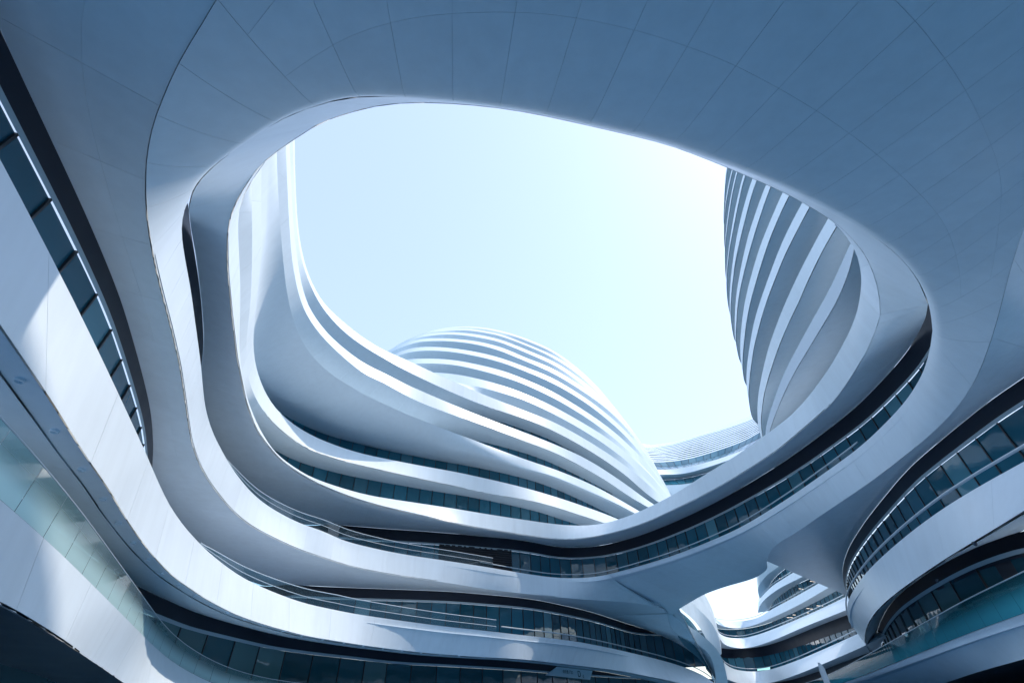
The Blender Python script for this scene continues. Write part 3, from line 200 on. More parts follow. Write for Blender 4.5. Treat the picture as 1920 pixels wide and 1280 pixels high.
'A3t': [(17.29,16.7,17.8),(16.96,16.02,17.8),(16.67,15.5,17.8),(16.34,15.0,17.8),(15.9,14.39,17.8),(15.42,13.82,17.8),(15.0,13.39,17.8),(14.55,12.99,17.8),(14.09,12.61,17.8),(11.94,10.97,17.8),(11.45,10.63,17.8),(11.06,10.4,17.8),(10.4,10.05,17.8),(9.73,9.73,17.8),(7.67,8.81,17.8),(6.29,8.24,17.8),(5.44,7.93,17.8),(4.73,7.7,17.8),(1.24,6.8,17.8),(0.36,6.61,17.8),(-0.38,6.48,17.8),(-1.12,6.39,17.8),(-1.87,6.32,17.8),(-2.77,6.29,17.8),(-3.37,6.3,17.8),(-3.96,6.36,17.8),(-4.55,6.47,17.8),(-5.13,6.62,17.8),(-5.7,6.8,17.8),(-6.25,7.04,17.8),(-6.91,7.39,17.8),(-7.3,7.62,17.8),(-7.77,7.98,17.8),(-8.93,8.93,17.8),(-9.61,9.53,17.8),(-9.93,9.84,17.8),(-10.22,10.18,17.8),(-10.49,10.54,17.8),(-10.73,10.92,17.8),(-10.94,11.31,17.8),(-11.2,11.85,17.8),(-12.28,14.33,17.8),(-12.84,15.56,17.8),(-14.21,18.4,17.8),(-14.71,19.49,17.8),(-15.39,21.15,17.8),(-16.05,22.98,17.8),(-16.33,23.84,17.8),(-16.57,24.71,17.8),(-16.86,25.87,17.8),(-17.15,27.19,17.8),(-17.38,28.37,17.8),(-17.52,29.26,17.8),(-17.61,30.0,17.8),(-17.65,30.6,17.8),(-17.64,31.2,17.8),(-17.59,31.95,17.8),(-17.5,32.54,17.8),(-17.36,33.28,17.8),(-17.14,34.15,17.8),(-16.93,34.87,17.8),(-16.71,35.43,17.8),(-16.44,35.96,17.8),(-16.13,36.47,17.8),(-15.69,37.08,17.8),(-15.22,37.66,17.8),(-14.72,38.22,17.8),(-14.1,38.87,17.8),(-13.56,39.39,17.8),(-13.09,39.77,17.8),(-12.61,40.12,17.8),(-11.97,40.51,17.8),(-11.05,41.03,17.8),(-6.28,43.55,17.8),(-2.65,45.65,17.8),(-1.33,46.37,17.8),(0.13,47.14,17.8),(2.39,48.31,17.8),(3.48,48.83,17.8),(4.45,49.22,17.8),(5.02,49.41,17.8),(5.46,49.52,17.8),(6.04,49.63,17.8),(6.49,49.67,17.8),(6.94,49.68,17.8),(7.39,49.65,17.8),(7.83,49.58,17.8),(8.26,49.47,17.8),(8.54,49.36,17.8),(8.94,49.16,17.8),(9.19,49.0,17.8),(9.55,48.74,17.8),(10.12,48.25,17.8),(10.74,47.6,17.8),(11.32,46.91,17.8),(11.93,46.06,17.8),(12.67,44.93,17.8),(13.35,43.76,17.8),(13.91,42.7,17.8),(14.3,41.89,17.8),(14.65,41.06,17.8),(15.83,37.98,17.8),(16.92,35.34,17.8),(17.3,34.37,17.8),(17.59,33.52,17.8),(17.91,32.51,17.8),(18.76,29.48,17.8),(18.89,28.9,17.8),(18.98,28.31,17.8),(19.05,27.56,17.8),(19.09,26.81,17.8),(19.09,26.06,17.8),(19.05,25.16,17.8),(18.97,23.96,17.8),(18.89,23.07,17.8),(18.75,22.03,17.8),(18.58,20.99,17.8),(18.41,20.11,17.8),(18.21,19.23,17.8),(18.0,18.51,17.8),(17.81,17.94,17.8),(17.59,17.38,17.8),(17.29,16.7,17.8)],
'J3': [(16.79,13.94,14.4),(14.62,11.93,13.43),(14.11,11.46,13.23),(13.85,11.23,13.17),(13.49,10.91,13.14),(12.94,10.46,13.13),(12.36,10.03,13.13),(11.45,9.45,13.13),(10.3,8.79,13.13),(9.56,8.4,13.13),(8.15,7.72,13.13),(7.17,7.28,13.13),(6.17,6.87,13.13),(4.71,6.32,13.13),(3.8,6.02,13.13),(1.13,5.33,13.13),(-0.05,5.08,13.13),(-1.11,4.92,13.13),(-2.07,4.8,13.13),(-2.9,4.75,13.13),(-3.5,4.75,13.13),(-3.98,4.81,13.13),(-4.56,4.93,13.13),(-5.13,5.11,13.13),(-5.58,5.28,13.13),(-6.34,5.64,13.13),(-7.29,6.15,13.13),(-7.8,6.46,13.13),(-8.18,6.73,13.17),(-8.44,6.95,13.24),(-8.6,7.09,13.33),(-8.97,7.44,13.61),(-10.26,8.7,14.81),(-11.26,9.75,15.87),(-11.59,10.12,16.21),(-11.78,10.36,16.38),(-11.97,10.62,16.53),(-12.15,10.91,16.65),(-12.31,11.21,16.73),(-12.46,11.52,16.78),(-12.6,11.85,16.8),(-13.46,13.83,16.8),(-14.16,15.36,16.8),(-14.89,16.87,16.8),(-15.58,18.14,16.8),(-16.99,20.51,16.8),(-17.7,21.9,16.8),(-18.5,23.64,16.8),(-19.41,25.87,16.8),(-19.81,27.0,16.8),(-20.16,28.14,16.8),(-20.57,29.65,16.8),(-20.93,31.17,16.8),(-21.28,32.81,16.8),(-21.53,34.23,16.8),(-21.72,35.53,16.8),(-21.84,36.73,16.8),(-21.89,37.69,16.8),(-21.89,38.65,16.8),(-21.83,39.48,16.8),(-21.71,40.32,16.8),(-21.55,41.14,16.8),(-21.31,41.94,16.8),(-21.04,42.6,16.8),(-20.73,43.11,16.8),(-20.41,43.46,16.8),(-20.14,43.69,16.8),(-19.84,43.87,16.8),(-19.51,44.01,16.8),(-19.17,44.09,16.8),(-18.82,44.11,16.8),(-17.89,44.01,16.8),(-17.54,44.0,16.8),(-17.31,44.03,16.8),(-16.97,44.12,16.8),(-15.27,44.7,16.8),(-12.79,45.6,16.8),(-9.93,46.51,16.8),(-8.45,47.0,16.8),(-6.87,47.57,16.8),(-5.52,48.08,16.8),(-3.2,49.06,16.8),(-1.3,49.79,16.8),(-0.32,50.25,16.8),(0.42,50.65,16.8),(1.13,51.1,16.8),(1.81,51.59,16.8),(2.96,52.45,16.8),(3.56,52.85,16.8),(3.98,53.08,16.8),(4.31,53.23,16.8),(4.98,53.48,16.8),(5.68,53.63,16.8),(6.4,53.71,16.8),(7.11,53.68,16.8),(7.82,53.57,16.8),(8.51,53.36,16.8),(9.16,53.07,16.8),(9.78,52.71,16.8),(10.46,52.22,16.8),(11.29,51.52,16.8),(12.14,50.68,16.8),(12.92,49.77,16.8),(13.71,48.71,16.8),(14.63,47.31,16.8),(15.61,45.66,16.8),(16.47,44.07,16.8),(17.2,42.56,16.8),(17.86,41.02,16.8),(18.5,39.33,16.8),(19.23,37.17,16.8),(19.91,35.0,16.8),(20.32,33.49,16.8),(20.64,32.09,16.8),(20.93,30.55,16.8),(21.24,28.66,16.8),(21.42,27.35,16.8),(21.53,26.4,16.8),(21.58,25.56,16.8),(21.59,24.6,16.8),(21.52,22.8,16.8),(21.39,21.24,16.8),(21.27,20.42,16.79),(21.19,20.07,16.78),(21.09,19.73,16.75),(20.84,19.06,16.67),(20.64,18.63,16.59),(20.41,18.24,16.47),(20.08,17.77,16.29),(19.19,16.59,15.79),(18.77,16.06,15.55),(16.79,13.94,14.4)],
'K2': [(-11.7,9.75,16.8),(-12.08,10.56,16.8),(-13.48,13.88,16.8),(-14.76,16.6,16.8),(-15.53,18.06,16.8),(-17.13,20.77,16.8),(-18.0,22.52,16.8),(-18.66,24.03,16.8),(-19.34,25.7,16.8),(-19.75,26.82,16.8),(-20.11,27.97,16.8),(-20.73,30.29,16.8),(-21.27,32.78,16.8),(-21.63,34.85,16.8),(-21.76,35.89,16.8),(-21.85,36.79,16.8),(-21.89,37.54,16.8),(-21.9,38.29,16.8),(-21.87,39.04,16.8),(-21.81,39.64,16.8),(-21.71,40.38,16.8),(-21.55,41.11,16.8),(-21.4,41.69,16.8),(-21.2,42.26,16.8),(-20.94,42.79,16.8),(-20.6,43.28,16.8),(-20.39,43.49,16.8),(-20.16,43.68,16.8),(-19.92,43.84,16.8),(-19.65,43.97,16.8),(-19.37,44.06,16.8),(-18.94,44.11,16.8),(-18.64,44.11,16.8),(-17.76,44.0,16.8),(-17.48,44.0,16.8),(-17.05,44.09,16.8),(-15.35,44.67,16.8),(-12.95,45.55,16.8),(-9.24,46.73,16.8),(-6.27,47.79,16.8),(-5.15,48.24,16.8),(-3.22,49.05,16.8),(-1.39,49.75,16.8),(-0.57,50.12,16.8),(0.22,50.54,16.8),(1.11,51.09,16.8),(1.73,51.52,16.8),(3.05,52.51,16.8),(3.68,52.92,16.8),(4.21,53.19,16.8),(4.63,53.36,16.8),(5.05,53.5,16.8),(5.64,53.63,16.8),(6.08,53.69,16.8),(6.53,53.71,16.8),(7.28,53.67,16.8),(7.72,53.59,16.8),(8.15,53.48,16.8),(8.58,53.34,16.8),(8.99,53.16,16.8),(9.77,52.72,16.8),(10.5,52.19,16.8),(11.41,51.41,16.8),(12.25,50.55,16.8),(13.02,49.63,16.8),(13.9,48.42,16.8),(14.8,47.03,16.8),(15.71,45.48,16.8),(16.49,44.03,16.8),(17.15,42.67,16.8),(17.8,41.16,16.8),(18.4,39.62,16.8),(19.04,37.78,16.8),(19.72,35.63,16.8),(20.14,34.19,16.8),(20.5,32.73,16.8),(20.86,30.97,16.8),(21.22,28.75,16.8),(21.47,26.96,16.8),(21.58,25.62,16.8),(21.58,24.27,16.8),(21.5,22.47,16.8),(21.36,20.97,16.8),(21.19,19.94,16.8),(20.89,18.78,16.8),(20.41,17.36,16.8),(20.05,16.53,16.8),(19.48,15.48,16.8)],
'J4': [(-9.71,9.75,19.5),(-10.61,10.55,19.5),(-11.16,11.12,19.5),(-11.66,11.74,19.5),(-12.18,12.59,19.5),(-12.7,13.67,19.5),(-14.23,17.15,19.5),(-16.29,21.48,19.5),(-16.77,22.58,19.5),(-17.28,23.88,19.5),(-17.79,25.19,19.56),(-18.32,26.47,19.72),(-19.21,28.67,20.09),(-19.96,30.71,20.44),(-20.53,32.4,20.66),(-20.94,33.7,20.77),(-21.03,34.07,20.78),(-21.08,34.45,20.79),(-21.1,34.84,20.8),(-21.08,35.23,20.8),(-21.04,35.62,20.8),(-20.93,36.21,20.8),(-20.64,37.16,20.8),(-20.33,37.89,20.8),(-20.06,38.42,20.8),(-19.75,38.93,20.8),(-19.27,39.56,20.8),(-18.86,40.0,20.8),(-18.29,40.56,20.8),(-17.39,41.35,20.8),(-16.61,41.98,20.8),(-15.81,42.57,20.8),(-14.97,43.12,20.8),(-10.66,45.64,20.8),(-8.73,46.71,20.8),(-5.89,48.18,20.8),(-4.67,48.87,20.8),(-2.32,50.38,20.8),(0.16,52.08,20.8),(1.75,53.28,20.8),(2.97,54.32,20.8),(3.55,54.88,20.8),(5.22,56.59,20.8),(7.72,58.9,20.8),(9.99,61.16,20.8)],
'J5': [(-11.59,10.69,23.7),(-12.53,12.68,23.7),(-14.46,17.08,23.7),(-15.94,20.14,23.7),(-18.46,25.15,23.7),(-19.04,26.43,23.7),(-19.55,27.73,23.72),(-20.04,29.04,23.81),(-20.66,30.71,24.05),(-21.43,32.95,24.44),(-21.97,34.85,24.75),(-22.16,35.81,24.88),(-22.21,36.36,24.95),(-22.15,36.85,25.0),(-21.91,37.47,25.03),(-21.25,38.84,25.05),(-20.88,39.54,25.05),(-20.46,40.22,25.05),(-20.0,40.87,25.05),(-19.48,41.48,25.05),(-18.78,42.19,25.05),(-18.02,42.84,25.05),(-17.23,43.45,25.05),(-14.77,45.17,25.05),(-13.59,45.92,25.05),(-12.21,46.74,25.05),(-9.76,48.09,25.05),(-5.12,50.46,25.05),(-3.73,51.24,25.05),(-2.18,52.17,25.05),(-0.67,53.14,25.05),(0.65,54.05,25.05),(1.92,55.03,25.05),(3.13,56.07,25.05),(4.0,56.9,25.05),(4.98,57.9,25.05),(7.52,60.74,25.05),(9.84,63.49,25.05),(12.72,67.08,25.05),(14.24,68.94,25.05),(18.68,74.1,25.05)],
'J6': [(-12.68,12.15,27.9),(-13.42,13.79,27.9),(-14.01,15.28,27.9),(-15.08,18.29,27.9),(-16.16,21.51,27.9),(-16.76,23.41,27.9),(-17.26,25.14,27.9),(-17.69,26.89,27.9),(-17.96,28.26,27.9),(-18.12,29.45,27.9),(-18.22,30.64,27.9),(-18.21,31.84,27.9),(-18.12,32.83,27.9),(-17.9,34.0,27.9),(-17.63,34.96,27.9),(-17.28,35.9,27.9),(-16.85,36.8,27.9),(-16.37,37.67,27.9),(-15.84,38.52,27.9),(-15.28,39.34,27.9),(-14.67,40.13,27.9),(-12.48,42.73,27.9),(-10.7,44.62,27.91),(-10.05,45.37,27.97),(-9.6,46.02,28.06),(-9.19,46.69,28.17),(-7.81,49.3,28.68),(-7.22,50.33,28.88),(-6.69,51.14,29.02),(-6.34,51.56,29.09),(-6.09,51.76,29.12),(-5.82,51.89,29.15),(-4.93,52.07,29.19),(-4.61,52.19,29.2),(-4.12,52.45,29.2),(-0.26,54.92,29.2),(1.36,56.09,29.2),(2.89,57.37,29.2),(4.49,58.88,29.2),(6.14,60.62,29.2),(8.27,63.01,29.2),(11.24,66.51,29.2),(14.15,70.07,29.2),(14.48,70.56,29.2),(14.78,71.07,29.2),(15.82,73.44,29.2),(16.1,73.96,29.2),(16.53,74.63,29.2),(20.52,79.88,29.2),(24.5,84.88,29.2)],
'J7': [(-13.86,13.77,32.1),(-14.57,15.64,32.1),(-15.17,17.34,32.1),(-16.32,20.76,32.1),(-17.03,23.05,32.1),(-17.69,25.36,32.1),(-18.08,26.91,32.1),(-18.41,28.48,32.1),(-18.62,29.86,32.1),(-18.7,31.06,32.1),(-18.68,32.06,32.1),(-18.58,33.05,32.1),(-18.38,34.23,32.1),(-18.13,35.2,32.1),(-17.74,36.33,32.1),(-17.2,37.62,32.1),(-16.66,38.69,32.1),(-15.93,39.88,32.1),(-15.06,40.98,32.1),(-12.26,44.11,32.1),(-9.28,47.07,32.11),(-8.47,47.95,32.16),(-7.99,48.59,32.24),(-7.54,49.24,32.34),(-5.22,52.92,33.03),(-4.65,53.72,33.16),(-4.28,54.14,33.23),(-4.03,54.37,33.26),(-3.77,54.52,33.29),(-3.51,54.59,33.31),(-2.94,54.6,33.34),(-2.64,54.64,33.35),(-2.33,54.75,33.35),(-1.85,55.02,33.35),(0.09,56.41,33.35),(3.38,59.02,33.35),(4.43,59.95,33.35),(5.42,60.94,33.35),(7.58,63.31,33.35),(9.3,65.26,33.35),(9.79,65.88,33.35),(10.13,66.37,33.35),(11.17,68.3,33.35),(11.59,68.97,33.35),(14.89,73.25,33.35),(17.51,76.79,33.35),(19.47,79.57,33.35),(23.2,85.02,33.35),(30.22,94.76,33.35)],
'J8': [(-16.02,41.61,36.15),(-15.31,42.47,36.15),(-14.58,43.22,36.15),(-12.76,44.85,36.15),(-9.53,47.98,36.15),(-4.92,52.12,36.15),(-3.04,53.71,36.15),(3.99,59.33,36.15),(5.55,60.68,36.15),(6.74,61.85,36.15),(8.11,63.29,36.15),(11.52,67.16,36.15),(14.14,70.34,36.15),(17.09,74.15,36.15),(19.27,77.13,36.15),(21.55,80.45,36.15),(23.43,83.31,36.15),(25.17,86.06,36.15),(29.86,93.97,36.15),(33.85,100.43,36.15)],
'C8t': [(-19.26,53.04,38.8),(-17.16,51.89,38.8),(-16.17,51.43,38.8),(-14.97,51.02,38.8),(-13.65,50.73,38.8),(-12.56,50.63,38.8),(-11.5,50.68,38.8),(-9.54,50.94,38.8),(-8.02,51.28,38.8),(-6.58,51.78,38.8),(-4.66,52.63,38.8),(-2.95,53.54,38.8),(-1.29,54.55,38.8),(0.25,55.6,38.8),(1.73,56.74,38.8),(3.74,58.42,38.8),(5.51,60.02,38.8),(7.16,61.66,38.8),(9.09,63.69,38.8),(12.0,66.9,38.8),(13.95,69.15,38.8),(15.34,70.88,38.8),(16.77,72.75,38.8),(18.32,74.91,38.8),(19.93,77.24,38.8),(23.22,82.28,38.8),(26.1,87.03,38.8),(27.65,89.79,38.8),(36.34,105.63,38.8)],
'C8b': [(-17.48,52.71,37.2),(-14.61,51.37,37.2),(-13.37,50.92,37.2),(-12.21,50.59,37.2),(-11.35,50.44,37.2),(-10.51,50.41,37.2),(-9.54,50.51,37.2),(-8.59,50.71,37.2),(-6.58,51.4,37.2),(-4.43,52.31,37.2),(-3.01,53.04,37.2),(-0.68,54.42,37.2),(0.57,55.23,37.2),(1.61,56.01,37.2),(2.93,57.16,37.2),(4.55,58.69,37.2),(6.44,60.58,37.2),(8.25,62.48,37.2),(10.19,64.64,37.2),(12.12,66.9,37.2),(13.71,68.85,37.2),(15.26,70.86,37.2),(16.85,73.03,37.2),(18.5,75.4,37.2),(20.21,77.98,37.2),(22.18,81.11,37.2),(28.82,92.07,37.2),(31.82,97.32,37.2),(35.62,104.39,37.2)],
'J9': [(-20.22,55.69,40.35),(-18.02,54.49,40.35),(-16.98,54.0,40.35),(-15.72,53.57,40.35),(-14.33,53.27,40.35),(-13.19,53.16,40.35),(-12.08,53.21,40.35),(-10.02,53.49,40.35),(-8.42,53.85,40.35),(-6.91,54.37,40.35),(-4.9,55.27,40.35),(-3.09,56.22,40.35),(-1.35,57.27,40.35),(0.26,58.38,40.35),(1.82,59.57,40.35),(3.93,61.35,40.35),(5.78,63.03,40.35),(7.52,64.74,40.35),(9.54,66.88,40.35),(12.6,70.25,40.35),(14.65,72.61,40.35),(16.11,74.42,40.35),(17.61,76.39,40.35),(19.24,78.65,40.35),(20.93,81.1,40.35),(24.38,86.4,40.35),(27.4,91.38,40.35),(29.04,94.28,40.35),(38.16,110.91,40.35)],
'C9t': [(-20.42,54.96,43.0),(-18.69,54.11,43.0),(-17.47,53.66,43.0),(-16.04,53.28,43.0),(-14.64,53.1,43.0),(-12.8,53.07,43.0),(-10.83,53.22,43.0),(-9.04,53.54,43.0),(-7.41,54.01,43.0),(-5.5,54.75,43.0),(-3.28,55.75,43.0),(-1.79,56.55,43.0),(-0.38,57.45,43.0),(2.09,59.28,43.0),(4.48,61.2,43.0),(6.28,62.82,43.0),(8.11,64.66,43.0),(10.32,67.06,43.0),(12.95,70.08,43.0),(14.9,72.45,43.0),(16.72,74.81,43.0),(18.6,77.41,43.0),(20.53,80.26,43.0),(22.64,83.54,43.0),(24.74,86.95,43.0),(26.59,90.12,43.0),(28.27,93.15,43.0),(30.01,96.45,43.0),(31.93,100.24,43.0),(36.19,109.04,43.0),(40.93,119.45,43.0)],
'C9b': [(-19.64,54.38,41.4),(-17.78,53.52,41.4),(-16.35,52.96,41.4),(-14.64,52.41,41.4),(-13.42,52.16,41.4),(-12.29,52.11,41.4),(-10.6,52.26,41.4),(-9.07,52.52,41.4),(-7.78,52.87,41.4),(-6.07,53.56,41.4),(-3.72,54.71,41.4),(-1.55,55.93,41.4),(0.43,57.19,41.4),(2.05,58.41,41.4),(3.91,59.98,41.4),(5.81,61.74,41.4),(7.59,63.54,41.4),(9.5,65.62,41.4),(11.47,67.89,41.4),(13.33,70.17,41.4),(15.17,72.55,41.4),(17.16,75.28,41.4),(19.03,77.99,41.4),(20.78,80.65,41.4),(22.58,83.56,41.4),(24.99,87.63,41.4),(27.65,92.32,41.4),(30.39,97.26,41.4),(32.65,101.52,41.4),(34.23,104.6,41.4),(35.57,107.37,41.4),(39.82,116.71,41.4)],
'J10': [(-21.36,57.47,44.55),(-19.54,56.59,44.55),(-18.27,56.11,44.55),(-16.77,55.72,44.55),(-15.31,55.53,44.55),(-13.38,55.5,44.55),(-11.33,55.66,44.55),(-9.45,55.99,44.55),(-7.75,56.48,44.55),(-5.75,57.26,44.55),(-3.43,58.3,44.55),(-1.87,59.13,44.55),(-0.4,60.08,44.55),(2.19,61.99,44.55),(4.68,64.0,44.55),(6.57,65.69,44.55),(8.48,67.61,44.55),(10.79,70.12,44.55),(13.55,73.29,44.55),(15.58,75.76,44.55),(17.49,78.24,44.55),(19.45,80.95,44.55),(21.47,83.93,44.55),(23.68,87.36,44.55),(25.87,90.93,44.55),(27.8,94.24,44.55),(29.56,97.42,44.55),(31.38,100.86,44.55),(33.39,104.83,44.55),(37.85,114.03,44.55),(42.8,124.92,44.55)],
'C10t': [(-22.29,59.68,47.2),(-19.89,57.96,47.2),(-18.58,57.14,47.2),(-16.86,56.29,47.2),(-16.09,56.0,47.2),(-15.33,55.77,47.2),(-14.08,55.58,47.2),(-12.45,55.6,47.2),(-10.68,55.82,47.2),(-8.69,56.24,47.2),(-6.71,56.83,47.2),(-4.65,57.61,47.2),(-2.75,58.5,47.2),(-1.01,59.5,47.2),(3.5,62.61,47.2),(5.42,64.03,47.2),(7.27,65.61,47.2),(9.39,67.7,47.2),(11.73,70.23,47.2),(13.97,72.82,47.2),(16.0,75.35,47.2),(18.08,78.14,47.2),(20.12,81.08,47.2),(22.02,84.01,47.2),(24.18,87.56,47.2),(26.32,91.27,47.2),(28.32,94.9,47.2),(30.27,98.64,47.2),(32.17,102.47,47.2),(34.25,106.89,47.2),(36.43,111.69,47.2),(38.16,115.64,47.2),(42.99,127.35,47.2)],
'C10b': [(-21.3,58.43,45.6),(-18.99,56.59,45.6),(-17.89,55.83,45.6),(-16.72,55.23,45.6),(-15.39,54.79,45.6),(-14.65,54.63,45.6),(-13.93,54.53,45.6),(-12.41,54.51,45.6),(-10.53,54.72,45.6),(-8.59,55.14,45.6),(-6.67,55.78,45.6),(-4.06,56.87,45.6),(-2.28,57.75,45.6),(-0.65,58.73,45.6),(2.87,61.24,45.6),(5.21,63.05,45.6),(7.1,64.72,45.6),(9.26,66.88,45.6),(11.3,69.11,45.6),(13.22,71.37,45.6),(15.19,73.89,45.6),(17.3,76.78,45.6),(19.3,79.66,45.6),(21.17,82.52,45.6),(22.98,85.49,45.6),(24.96,88.92,45.6),(27.35,93.26,45.6),(29.86,98.03,45.6),(32.28,102.8,45.6),(34.42,107.24,45.6),(35.99,110.62,45.6),(37.46,113.94,45.6),(41.97,124.85,45.6)],
'J11': [(-23.23,62.21,48.75),(-20.73,60.41,48.75),(-19.37,59.55,48.75),(-17.57,58.67,48.75),(-16.77,58.36,48.75),(-15.98,58.13,48.75),(-14.67,57.92,48.75),(-12.98,57.95,48.75),(-11.13,58.18,48.75),(-9.06,58.62,48.75),(-6.99,59.23,48.75),(-4.85,60.05,48.75),(-2.87,60.97,48.75),(-1.05,62.01,48.75),(3.65,65.26,48.75),(5.65,66.74,48.75),(7.57,68.39,48.75),(9.78,70.56,48.75),(12.23,73.2,48.75),(14.56,75.9,48.75),(16.67,78.53,48.75),(18.84,81.45,48.75),(20.97,84.51,48.75),(22.95,87.56,48.75),(25.21,91.26,48.75),(27.44,95.13,48.75),(29.52,98.91,48.75),(31.55,102.81,48.75),(33.53,106.8,48.75),(35.7,111.41,48.75),(37.97,116.41,48.75),(39.77,120.53,48.75),(44.81,132.73,48.75)],
'C11t': [(-23.58,63.99,51.4),(-21.57,62.0,51.4),(-20.2,60.9,51.4),(-19.37,60.36,51.4),(-18.45,59.85,51.4),(-17.54,59.43,51.4),(-16.54,59.06,51.4),(-15.01,58.67,51.4),(-14.3,58.58,51.4),(-13.42,58.54,51.4),(-10.99,58.65,51.4),(-8.59,59.01,51.4),(-6.71,59.44,51.4),(-5.01,59.99,51.4),(-3.24,60.77,51.4),(-1.65,61.65,51.4),(-0.58,62.38,51.4),(1.92,64.26,51.4),(4.8,66.26,51.4),(6.05,67.18,51.4),(7.65,68.53,51.4),(9.44,70.26,51.4),(11.8,72.77,51.4),(14.72,76.05,51.4),(16.66,78.38,51.4),(18.44,80.68,51.4),(20.45,83.51,51.4),(22.4,86.47,51.4),(24.29,89.55,51.4),(26.21,92.92,51.4),(28.07,96.38,51.4),(29.98,100.14,51.4),(31.7,103.72,51.4),(33.34,107.32,51.4),(35.64,112.61,51.4),(38.46,119.3,51.4),(43.82,132.58,51.4)],
'C11b': [(-22.7,62.54,49.8),(-20.86,60.59,49.8),(-20.24,60.04,49.8),(-19.7,59.64,49.8),(-19.07,59.26,49.8),(-18.17,58.8,49.8),(-16.57,58.07,49.8),(-15.59,57.7,49.8),(-14.89,57.5,49.8),(-14.29,57.39,49.8),(-12.83,57.32,49.8),(-10.55,57.44,49.8),(-8.55,57.77,49.8),(-6.72,58.24,49.8),(-5.08,58.83,49.8),(-3.28,59.68,49.8),(-1.58,60.68,49.8),(-0.53,61.42,49.8),(5.76,66.13,49.8),(7.41,67.56,49.8),(9.34,69.45,49.8),(11.66,71.95,49.8),(14.34,74.99,49.8),(16.25,77.3,49.8),(17.9,79.45,49.8),(19.77,82.09,49.8),(21.69,85.0,49.8),(23.54,88.02,49.8),(25.32,91.15,49.8),(27.36,94.97,49.8),(29.58,99.37,49.8),(31.66,103.68,49.8),(33.69,108.11,49.8),(35.8,112.91,49.8),(37.74,117.49,49.8),(42.89,130.32,49.8)],
'J12': [(-24.51,66.51,52.95),(-22.42,64.44,52.95),(-20.99,63.3,52.95),(-20.13,62.74,52.95),(-19.18,62.21,52.95),(-18.23,61.77,52.95),(-17.19,61.38,52.95),(-15.6,60.98,52.95),(-14.86,60.89,52.95),(-13.95,60.85,52.95),(-11.43,60.96,52.95),(-8.93,61.33,52.95),(-6.97,61.78,52.95),(-5.21,62.36,52.95),(-3.37,63.16,52.95),(-1.72,64.07,52.95),(-0.6,64.84,52.95),(1.99,66.79,52.95),(4.99,68.87,52.95),(6.29,69.82,52.95),(7.96,71.23,52.95),(9.81,73.03,52.95),(12.26,75.63,52.95),(15.29,79.04,52.95),(17.32,81.46,52.95),(19.17,83.86,52.95),(21.26,86.8,52.95),(23.28,89.88,52.95),(25.24,93.08,52.95),(27.24,96.58,52.95),(29.17,100.18,52.95),(31.16,104.08,52.95),(32.95,107.8,52.95),(34.65,111.55,52.95),(37.04,117.04,52.95),(39.97,124.0,52.95),(45.54,137.8,52.95)],
'C12t': [(-23.09,67.27,55.6),(-21.45,65.7,55.6),(-19.9,64.51,55.6),(-17.95,63.34,55.6),(-17.08,62.93,55.6),(-16.21,62.61,55.6),(-15.35,62.38,55.6),(-14.39,62.2,55.6),(-13.26,62.07,55.6),(-12.13,62.0,55.6),(-10.09,62.08,55.6),(-7.88,62.41,55.6),(-6.06,62.86,55.6),(-4.24,63.49,55.6),(-2.53,64.26,55.6),(-1.02,65.12,55.6),(4.49,68.97,55.6),(6.37,70.36,55.6),(8.34,72.05,55.6),(10.32,74.01,55.6),(12.3,76.22,55.6),(14.32,78.67,55.6),(16.27,81.24,55.6),(18.25,84.06,55.6),(20.37,87.3,55.6),(22.44,90.66,55.6),(24.46,94.14,55.6),(26.42,97.71,55.6),(28.77,102.25,55.6),(31.48,107.67,55.6),(33.82,112.55,55.6),(36.13,117.56,55.6),(39.48,125.29,55.6),(45.16,139.33,55.6)],
'C12b': [(-22.19,65.59,54.0),(-20.58,64.16,54.0),(-19.24,63.18,54.0),(-17.15,61.92,54.0),(-16.4,61.54,54.0),(-15.74,61.29,54.0),(-14.99,61.09,54.0),(-14.06,60.91,54.0),(-11.85,60.71,54.0),(-10.13,60.77,54.0),(-8.25,61.07,54.0),(-6.3,61.59,54.0),(-4.26,62.29,54.0),(-2.67,62.98,54.0),(-1.37,63.72,54.0),(6.27,69.29,54.0),(7.92,70.72,54.0),(9.66,72.48,54.0),(11.68,74.78,54.0),(13.84,77.43,54.0),(15.85,80.08,54.0),(17.7,82.72,54.0),(19.78,85.91,54.0),(21.92,89.4,54.0),(24.02,93.03,54.0),(26.07,96.77,54.0),(28.42,101.27,54.0),(30.76,105.94,54.0),(32.94,110.51,54.0),(35.21,115.45,54.0),(38.66,123.39,54.0),(44.3,137.27,54.0)],
'J13': [(-23.94,69.75,57.15),(-22.24,68.13,57.15),(-20.63,66.9,57.15),(-18.61,65.68,57.15),(-17.71,65.25,57.15),(-16.81,64.92,57.15),(-15.91,64.68,57.15),(-14.93,64.5,57.15),(-13.75,64.36,57.15),(-12.58,64.29,57.15),(-10.46,64.37,57.15),(-8.17,64.71,57.15),(-6.28,65.19,57.15),(-4.4,65.84,57.15),(-2.63,66.63,57.15),(-1.05,67.53,57.15),(4.66,71.52,57.15),(6.6,72.96,57.15),(8.65,74.71,57.15),(10.7,76.74,57.15),(12.76,79.04,57.15),(14.85,81.58,57.15),(16.87,84.25,57.15),(18.92,87.17,57.15),(21.12,90.52,57.15),(23.27,94.01,57.15),(25.36,97.61,57.15),(27.39,101.32,57.15),(29.84,106.02,57.15),(32.64,111.64,57.15),(35.07,116.7,57.15),(37.47,121.9,57.15),(40.94,129.92,57.15),(46.83,144.47,57.15)],
